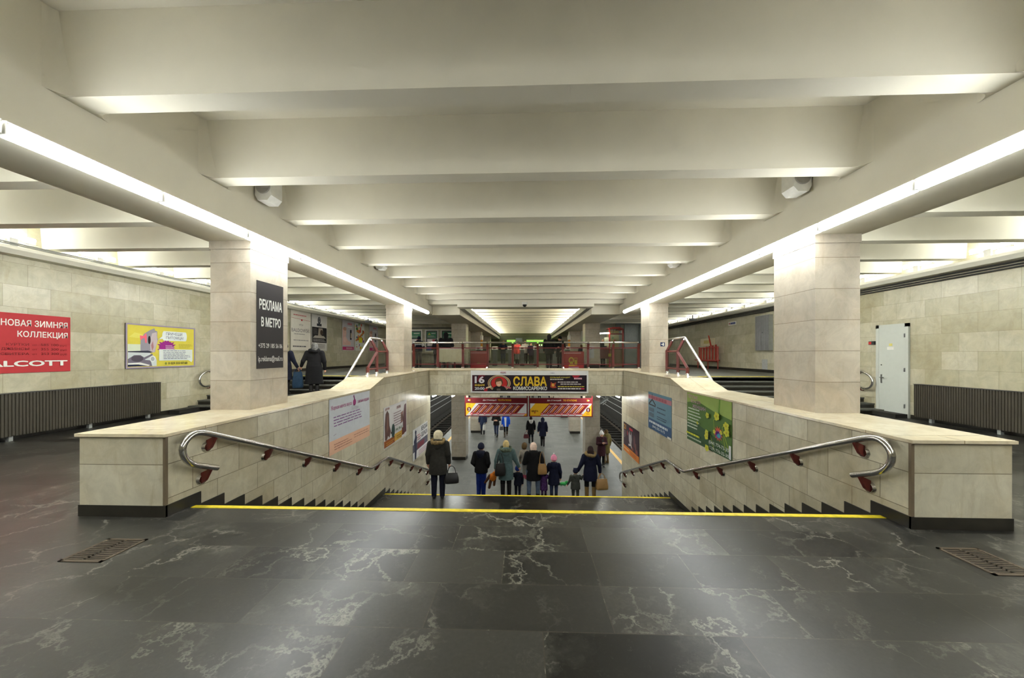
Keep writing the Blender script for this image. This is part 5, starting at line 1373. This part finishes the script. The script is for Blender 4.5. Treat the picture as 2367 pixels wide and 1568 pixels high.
t = empty('toy_dinosaur', (1.12, 11.0, ST(4) + 0.47), 'small bright green toy in the hand of the toddler in grey', 'toy')
prims = [('e', (0.0, 0, 0), (0.11, 0.05, 0.05), 0, None, 0.02), ('c', (-0.08, 0, -0.01), (-0.2, 0, -0.05), 0.03, 0.012, 0.02), ('e', (0.1, 0, 0.05), (0.05, 0.04, 0.04), 0, None, 0.02)] + [('c', (x, 0.02, -0.02), (x - 0.01, 0.03, -0.08), 0.016, 0.012, 0.01) for x in (-0.05, 0.06)]
o = bpy.data.objects.new('body', sdf_mesh(prims, 0.01, 'body')); o.data.materials.append(mat('green_toy_plastic', (44, 164, 74), 0.4)); COL.objects.link(o); o.parent = t
person('woman in a navy quilted coat with fur hood and dark hair holding the toddler', (1.90, 10.93, ST(4)), 0.0, 1.6, NAVY, hem=0.64, legs=BLK, boots=BOOTT, boot_h=0.36, hair=DARKH, long_hair=True, hood=NAVY, fur=FUR, arms=(OUT, BAG), gap=0.11, wide=1.06)
handbag('large tan tote bag in the hand of the woman in the navy coat', (2.22, 10.90, ST(4) + 0.80), 0.15, 0.37, 0.30, 0.18, TANBAG, 0.14, taper=0.86)
# platform
person('woman in a dark maroon coat and white bobble hat looking at a phone', (3.83, 18.85, ZP), PI + 0.1, 1.78, MAROON, hem=0.55, legs=BLK, boots=BOOTB, boot_h=0.12, hat=('peak', WHITEC, WHITEC), arms=(PHONE, PHONE), detail=0.012, lean=0.05)
person('person in an olive coat with brown hair standing behind the white hat', (4.2, 19.5, ZP), 0.4, 1.75, OLIVE, hem=0.52, legs=BROWNC, boots=BOOTT, boot_h=0.3, hair=BROWNH, hood=OLIVE, detail=0.013)
box(-0.04, 0.04, -0.006, 0.006, -0.07, 0.07)
t = tag(box(3.79, 3.87, 18.5, 18.51, ZP + 1.33, ZP + 1.47).build('mobile_phone', M_DARKMETAL), 'dark phone held up by the woman in the white bobble hat', 'phone')
person('man in a black jacket and jeans walking closer under the exit sign', (-1.98, 25.5, ZP), PI - 0.1, 1.76, BLK, hem=0.78, legs=DENIMD, boots=BOOTB, boot_h=0.1, hair=DARKH, arms=(FOLD, FOLD), stride=0.16, detail=0.013)
person('woman in a bright blue coat with a white scarf walking under the exit sign', (-1.33, 25.6, ZP), PI + 0.1, 1.66, ROYAL, hem=0.72, legs=BLK, boots=cloth('brown_boot', (84, 74, 62)), boot_h=0.25, hair=BROWNH, stride=-0.14, detail=0.013)
t = tag(MB().prism([(-1.44, 1.35), (-1.28, 1.35), (-1.30, 0.72), (-1.38, 0.72)], 'y', 25.37, 25.42).build('scarf', WHITEC, loc=(0, 0, ZP)), 'white scarf ends hanging down the bright blue coat', 'scarf')
handbag('grey handbag beside the woman in the bright blue coat', (-1.62, 25.5, ZP + 0.83), 0.2, 0.26, 0.24, 0.12, GREYBAG, 0.12)
person('person in a black quilted coat with dark hood walking away under the sign', (0.36, 23.6, ZP), 0.1, 1.72, BLK, hem=0.6, legs=INK, hair=DARKH, hood=LGREY, stride=0.08, detail=0.013, arms=(DOWN, DOWN))
handbag('dark red handbag of the person in the black quilted coat', (0.07, 23.55, ZP + 0.76), 0.2, 0.36, 0.26, 0.16, REDBAG, 0.14)
person('person in a navy hooded coat walking away beside the dark red handbag', (1.07, 22.9, ZP), 0.0, 1.78, NAVY, hem=0.62, legs=BLK, hood=NAVY, hood_up=True, stride=0.15, detail=0.013, gap=0.06)
t = handbag('white plastic bag beside the second platform column', (-2.86, 26.0, ZP + 0.85), 0.3, 0.2, 0.4, 0.14, M_WHITE, 0.1, name='plastic_bag')
person('person in dark clothes half hidden by the platform column and white bag', (-3.0, 26.2, ZP), 0.2, 1.7, DENIMD, hem=0.7, legs=DENIMD, hair=BROWNH, detail=0.016)
for i, (x, y, h, c, l, lab) in enumerate(((-2.98, 46.2, 1.75, BLK, INK, 'first from the column of the dark figures seen over sign 2'), (-2.0, 45.5, 1.7, NAVY, INK, 'navy figure over sign 2 far along the platform'), (0.95, 47.0, 1.7, INK, BLK, 'far dark figure seen over the left end of sign 1'), (1.75, 45.6, 1.8, BLK, BLK, 'far black figure over the middle of sign 1'), (3.0, 46.5, 1.7, INK, BLK, 'far figure beside the crouching one over sign 1'), (3.55, 46.0, 1.15, BLK, BLK, 'far small black figure over the right part of sign 1'))):
    person(lab, (x, y, ZP), 0.3 * i, h, c, legs=l, hair=DARKH, stride=0.1 * (i % 2), detail=0.022, group='far figures on the platform')
# side steps: the old woman and the one ahead of her
person('bent old woman in a long black coat and grey shawl climbing the short stairs', (-6.62, 11.45, ZM / 7 * 3), 0.35, 1.6, BLK, hem=0.36, legs=BLK, boots=BOOTB, boot_h=0.2, hat=('scarf', GREYH), fur=BLK, wide=1.22, lean=0.16, flare=1.15, arms=(((0.3, -0.02, 1.12), (0.36, 0.1, 0.96)), ((0.27, 0.0, 1.1), (0.28, 0.08, 0.85))))
person('person in a dark coat mostly hidden behind the black poster column', (-7.5, 11.35, ZM / 7 * 3), 0.1, 1.6, INK, hem=0.5, legs=BLK, hat=('bobble', INK), arms=(DOWN, OUT), wide=1.1)
handbag('blue bag half hidden behind the column beside the old woman', (-7.1, 11.38, ZM / 7 * 3 + 0.82), 0.3, 0.3, 0.5, 0.2, cloth('blue_bag', (34, 54, 74)), 0.1, name='shopping_bag')
# upper floor
person('person in a navy hooded jacket with a white shoulder band at the ticket windows', (-6.35, 22.0, ZM), 0.1, 1.8, NAVY, hem=0.86, legs=cloth('grey_trousers', (98, 92, 86)), hat=('bobble', NAVY), hood=NAVY, band=WHITEC, arms=(FOLD, FOLD), lean=0.1, detail=0.013)
person('man in a dark jacket and flat cap at the middle ticket window', (-5.78, 24.0, ZM), 0.0, 1.7, cloth('slate', (44, 44, 52)), hem=0.8, hat=('cap', BLK), hair=GREYH, arms=(FOLD, FOLD), detail=0.014)
person('large person in a black hooded jacket leaning at the right ticket window', (-3.56, 16.6, ZM), 0.1, 1.72, BLK, hem=0.84, hood=BLK, hood_up=True, wide=1.25, arms=(FOLD, FOLD), detail=0.012)
person('person in a dark jacket with fur trimmed hood facing the stairs', (-1.6, 27.0, ZM), PI, 1.74, INK, hem=0.78, legs=DENIMD, hood=FUR, hood_up=True, arms=(FOLD, FOLD), detail=0.015)
person('person in a bright coral jacket and pale trousers on the upper floor', (-0.56, 26.5, ZM), PI - 0.5, 1.7, CORAL, hem=0.78, legs=LGREY, hair=DARKH, detail=0.015, hood=LGREY)
person('woman in a pale jacket with brown hair beside the coral jacket', (0.0, 27.4, ZM), PI, 1.76, LGREY, hem=0.8, legs=DARKH, hair=BROWNH, long_hair=True, detail=0.015)
person('person in a dark purple coat beside the woman in the pale jacket', (0.42, 27.0, ZM), PI + 0.4, 1.6, cloth('dark_purple', (50, 36, 60)), hem=0.7, hair=DARKH, detail=0.016)
person('person in dark clothes farthest back behind a railing post', (0.8, 29.0, ZM), 0.2, 1.6, CHAR, hem=0.7, hair=BROWNH, detail=0.017)
person('person in a black hooded jacket standing at the grey pillar on the upper floor', (1.30, 20.2, ZM), -0.3, 1.82, BLK, hem=0.72, hood=BLK, hood_up=True, wide=1.2, detail=0.013)
person('man in a black coat and knit cap facing the hooded one', (1.88, 20.3, ZM), PI * 0.8, 1.72, BLK, hem=0.6, legs=CHAR, hat=('bobble', BLK), wide=1.1, detail=0.013, arms=(POCKET, FOLD))
person('seated looking small dark figure above the emblem barrier board', (3.5, 23.4, ZM), 0.5, 1.36, INK, hem=0.6, hair=BROWNH, detail=0.016)
person('attendant in dark clothes standing inside the red kiosk', (4.8, 23.2, ZM), PI * 0.75, 1.68, CHAR, hem=0.75, hair=BLOND, detail=0.015)

# ------------------------------------------------------------------ upper floor fittings
M_PALEWALL = mat('pale_wall_paint', (190, 188, 172), 0.7, var=0.03)
for s, nm in ((-1, 'left'), (1, 'right')):
    struct(box(s * 3.95, s * WX, 26.4, 26.7, ZM, 4.5), 'wall_upper_' + nm, M_PALEWALL if s > 0 else M_STAIRWALL)
M_GREEN = mat('ticket_green', (34, 112, 74), 0.5)
M_DARKGLASS = mat('dark_window_glass', (74, 78, 74), 0.12)
for i, (xa, xb) in enumerate(((-8.55, -7.35), (-7.15, -6.2), (-6.02, -5.05))):
    t = empty('ticket_window', ((xa + xb) / 2, 26.4, 1.85), 'ticket window with a green header sign, %s' % ('beside the column edge, one before the blue posters', 'in the middle, with a red and white notice', 'behind the large person in black')[i], 'ticket window', 'ticket windows')
    w2 = (xb - xa) / 2
    fr = MB()
    fr.box(-w2, w2, -0.08, 0, 1.5, 1.58); fr.box(-w2, w2, -0.08, 0, 0, 0.08); fr.box(-w2, -w2 + 0.07, -0.08, 0, 0.08, 1.5); fr.box(w2 - 0.07, w2, -0.08, 0, 0.08, 1.5)
    fr.build('frame', M_WHITE, t)
    box(-w2 + 0.07, w2 - 0.07, -0.03, 0, 0.08, 1.5).build('pane', M_DARKGLASS, t)
    g = box(-w2 + 0.14, w2 - 0.14, -0.06, -0.03, 0.98, 1.42).build('green_sign', M_GREEN, t)
    MB().prism([(-w2 + 0.2, 1.2), (-w2 + 0.42, 1.2), (-w2 + 0.31, 1.36)], 'y', -0.064, -0.06).build('logo', mat('logo_yellow', (206, 196, 80), 0.5), g)
    mb = MB()
    mb.box(-0.02, w2 - 0.2, -0.064, -0.06, 1.28, 1.34); mb.box(-w2 + 0.18, w2 - 0.18, -0.064, -0.06, 1.04, 1.07); mb.box(-w2 + 0.18, w2 - 0.3, -0.064, -0.06, 1.11, 1.14)
    mb.build('lettering', mat('sign_white', (206, 214, 204), 0.5), g)
    n = box(-w2 + 0.16, w2 - 0.2, -0.06, -0.03, 0.42, 0.9).build('notice', mat('notice_paper', (214, 208, 206), 0.6), t)
    box(w2 - 0.42, w2 - 0.22, -0.064, -0.06, 0.72, 0.88).build('red_block', mat('notice_red', (196, 90, 96), 0.6), n)
    box(-w2 + 0.12, -w2 + 0.45, -0.06, -0.03, 0.1, 0.34).build('blue_card', mat('card_blue', (56, 84, 150), 0.6), t)
tag(box(-9.9, -4.0, 25.95, 26.39, 1.72, 1.84).build('ticket_counter', M_COPING), 'pale stone shelf under the ticket windows', 'counter')
struct(box(-9.9, -4.0, 26.32, 26.4, 3.5, 3.58), 'trim_ticket_wall', M_DARKMETAL)

# grey portal and white cabinet on the other side
fo = MB().box(6.35, 6.65, 26.1, 26.4, ZM, 3.75).box(7.95, 8.25, 26.1, 26.4, ZM, 3.75).box(6.35, 8.25, 26.1, 26.4, 3.75, 4.0)
M_PORTAL = mat('portal_grey', (116, 122, 118), 0.5)
fo = fo.build('door_2', M_PORTAL); fo['kind'] = 'structure'
lf = box(6.95, 7.95, 26.28, 26.4, ZM, 3.75).build('door_leaf', mat('leaf_grey', (150, 156, 154), 0.5), fo)
MB().tube([(7.85, 26.27, 2.45), (7.85, 26.27, 2.75)], 0.02, 6).build('door_handle', M_STEEL, lf)
t = empty('wall_cabinet', (8.95, 26.39, 2.2), 'white cabinet with a small red sticker beside the grey portal', 'cabinet')
box(-0.5, 0.6, -0.15, 0, -0.9, 0.95).build('body', mat('cabinet_white', (196, 204, 200), 0.5), t)
box(-0.2, 0.58, -0.165, -0.15, -0.3, 0.8).build('door', mat('cabinet_door_white', (186, 198, 196), 0.5), t)
MB().prism([(-0.42, -0.2), (-0.28, -0.2), (-0.28, -0.05)], 'y', -0.156, -0.15).build('red_sticker', mat('signal_red', (190, 40, 40), 0.5), t)
box(0.1, 0.6, -0.02, 0, 1.2, 1.6).build('vent_panel', M_WHITE, t)

# red kiosk
t = empty('kiosk', (5.05, 22.4, ZM), 'red framed kiosk with glass booth and a tube lamp beside the upper column', 'kiosk')
def kb(x0, x1, y0, y1, z0, z1, nm, m, par=None): return box(x0, x1, y0, y1, z0, z1).build(nm, m, par or t)
M_KRED = mat('kiosk_red', (150, 40, 36), 0.45)
for x, z in ((-0.7, 2.0), (-0.08, 2.32), (0.7, 2.25)): kb(x - 0.035, x + 0.035, -0.3, -0.23, 0, z, 'post', M_KRED)
kb(-0.7, -0.08, -0.28, -0.24, 0.5, 1.04, 'front_panel', M_DARKRED)
kb(-0.72, -0.06, -0.2, 0.2, 1.04, 1.09, 'counter', M_KRED)
kb(-0.05, 0.67, -0.28, -0.24, 0.05, 1.04, 'lower_panel', mat('kiosk_brown', (130, 104, 72), 0.6))
kb(-0.05, 0.67, -0.28, -0.24, 1.92, 1.99, 'crossbar', M_DARKRED)
MB().prism([(-0.1, 2.3), (0.1, 2.36), (0.5, 2.36), (0.72, 2.26), (0.72, 2.2), (0.5, 2.3), (-0.1, 2.26)], 'y', -0.3, 0.6).build('roof_arch', M_KRED, t)
kb(-0.05, 0.67, -0.262, -0.258, 1.04, 1.92, 'glass_pane', M_GLASS)
bk = kb(-0.05, 0.67, 0.55, 0.6, 0.0, 2.2, 'back_panel', mat('kiosk_olive', (150, 142, 92), 0.6))
for (x, z, c) in ((0.1, 1.62, (40, 130, 70)), (0.3, 1.76, (40, 120, 60)), (0.42, 1.6, (170, 60, 60))):
    MB().prism([(x + 0.09 * (1 if k % 2 else 0.5) * math.cos(k * PI / 5), z + 0.09 * (1 if k % 2 else 0.5) * math.sin(k * PI / 5)) for k in range(10)], 'y', 0.535, 0.55).build('sticker', mat('sticker_%d' % c[0] + str(c[1]), c, 0.5), bk)
kb(-0.38, -0.12, -0.27, -0.25, 1.25, 1.75, 'price_list', mat('price_paper', (206, 206, 170), 0.6))
kb(-0.16, 0.0, -0.34, -0.31, 0.62, 0.8, 'yellow_tag', mat('tag_yellow', (196, 186, 60), 0.6))
MB().tube([(-0.72, -0.36, 1.98), (-0.12, -0.36, 2.0)], 0.035, 8).build('tube_lamp', M_TUBE2, t, smooth=40)
MB().tube([(-0.1, -0.2, 2.1), (0.05, -0.25, 1.95), (0.15, -0.2, 2.05), (0.2, -0.2, 2.25)], 0.012, 6).build('cable', M_DARKMETAL, t)

# turnstiles
def turnstile():
    t = empty('turnstile', (0, 0, 0), 'x', 'turnstile', 'turnstile row')
    box(-0.12, 0.12, -0.5, 0.5, 0.1, 1.05).build('cabinet', mat('turnstile_grey', (88, 90, 86), 0.4), t)
    box(-0.14, 0.14, -0.35, 0.35, 0.0, 0.1).build('plinth', M_DARKMETAL, t)
    MB().prism([(-0.52, 1.05), (-0.45, 1.24), (0.3, 1.28), (0.52, 1.05)], 'x', -0.17, 0.17).build('hood', M_WHITE, t)
    MB().prism([(-0.51, 1.09), (-0.46, 1.21), (-0.47, 1.215), (-0.525, 1.09)], 'x', -0.09, 0.09).build('screen', M_DARKGLASS, t)
    return t
tn = ['below the ticket hall side column', 'second in the row from the ticket window side', 'third, between the two railing posts left of the coral jacket', 'fourth in the row, near the coral jacket', 'fifth in the row, past the coral jacket', 'sixth in the row, behind the two men in black', 'last in the row, next to the kiosk side']
pr = turnstile()
for i, x in enumerate((-3.05, -2.0, -0.98, -0.2, 0.7, 1.6, 2.75)):
    o = pr if i == 0 else copy_tree(pr)
    o.location = (x, 24.6, ZM); o['label'] = 'grey turnstile with white hood, ' + tn[i]
t = empty('grey_pillar', (1.62, 21.2, ZM), 'plain grey waist high pillar between the two men in black', 'pillar')
box(-0.22, 0.22, -0.2, 0.2, 0.08, 1.15).build('body', M_GREYMETAL, t)
box(-0.25, 0.25, -0.23, 0.23, 1.15, 1.2).build('top', M_STEEL, t)
box(-0.2, 0.2, -0.18, 0.18, 0, 0.08).build('base', M_DARKMETAL, t)
# vendor table by the railing
t = empty('vendor_table', (-3.15, 15.9, ZM), 'cream fronted table with red legs behind the railing, below the large person in black', 'table')
box(-0.5, 0.5, -0.2, -0.18, 0.42, 0.98).build('front_panel', M_COPING, t)
box(-0.54, 0.54, -0.22, 0.3, 0.98, 1.02).build('tabletop', M_WHITE, t)
for x in (-0.48, -0.15, 0.15, 0.48):
    box(x - 0.03, x + 0.03, -0.17, -0.11, 0, 0.98).build('leg', M_DARKRED, t)
for s in (-1, 1):
    t = empty('marker_post', (s * 3.0, 25.6, ZM), 'thin post with white top and orange middle on the %s side' % ('ticket window' if s < 0 else 'kiosk'), 'post', 'marker posts')
    box(-0.05, 0.05, -0.05, 0.05, 0, 1.25).build('lower_post', M_GREYMETAL, t)
    box(-0.07, 0.07, -0.07, 0.07, 1.25, 1.75).build('orange_sleeve', mat('orange_paint', (206, 140, 50), 0.5), t)
    box(-0.09, 0.09, -0.09, 0.09, 1.75, 2.05).build('white_head', M_WHITE, t)
# shop front at the far end with green light tubes
t = empty('shop_front', (0, 39.95, ZM), 'dark shop front with green light tubes at the far end of the upper floor', 'shop front')
box(-2.9, 2.9, -0.1, 0, 0, 2.75).build('facade', mat('shop_olive_panel', (70, 74, 50), 0.5), t)
M_NEON = emitter('green_light_tube', (110, 230, 40), 3.5)
for (xa, xb) in ((-1.95, -1.05), (0.15, 1.95)):
    for z in (1.98, 2.12, 2.26):
        MB().tube([(xa, -0.14, z), (xb, -0.14, z)], 0.025, 6).build('light_tube', M_NEON, t)
box(-1.02, -0.32, -0.2, -0.1, 1.95, 2.5).build('screen', mat('dim_screen', (112, 120, 122), 0.3), t)
for x, c in ((1.5, 0), (1.75, 1), (2.0, 0)):
    MB().ball((x, -0.16, 1.75), 0.06, 8, 6).build('spot_lamp', emitter('spot_green', (190, 240, 120), 3.0), t)
box(-2.4, 2.4, -0.35, -0.1, 0.9, 1.7).build('display_case', mat('display_grey', (112, 114, 112), 0.4), t)
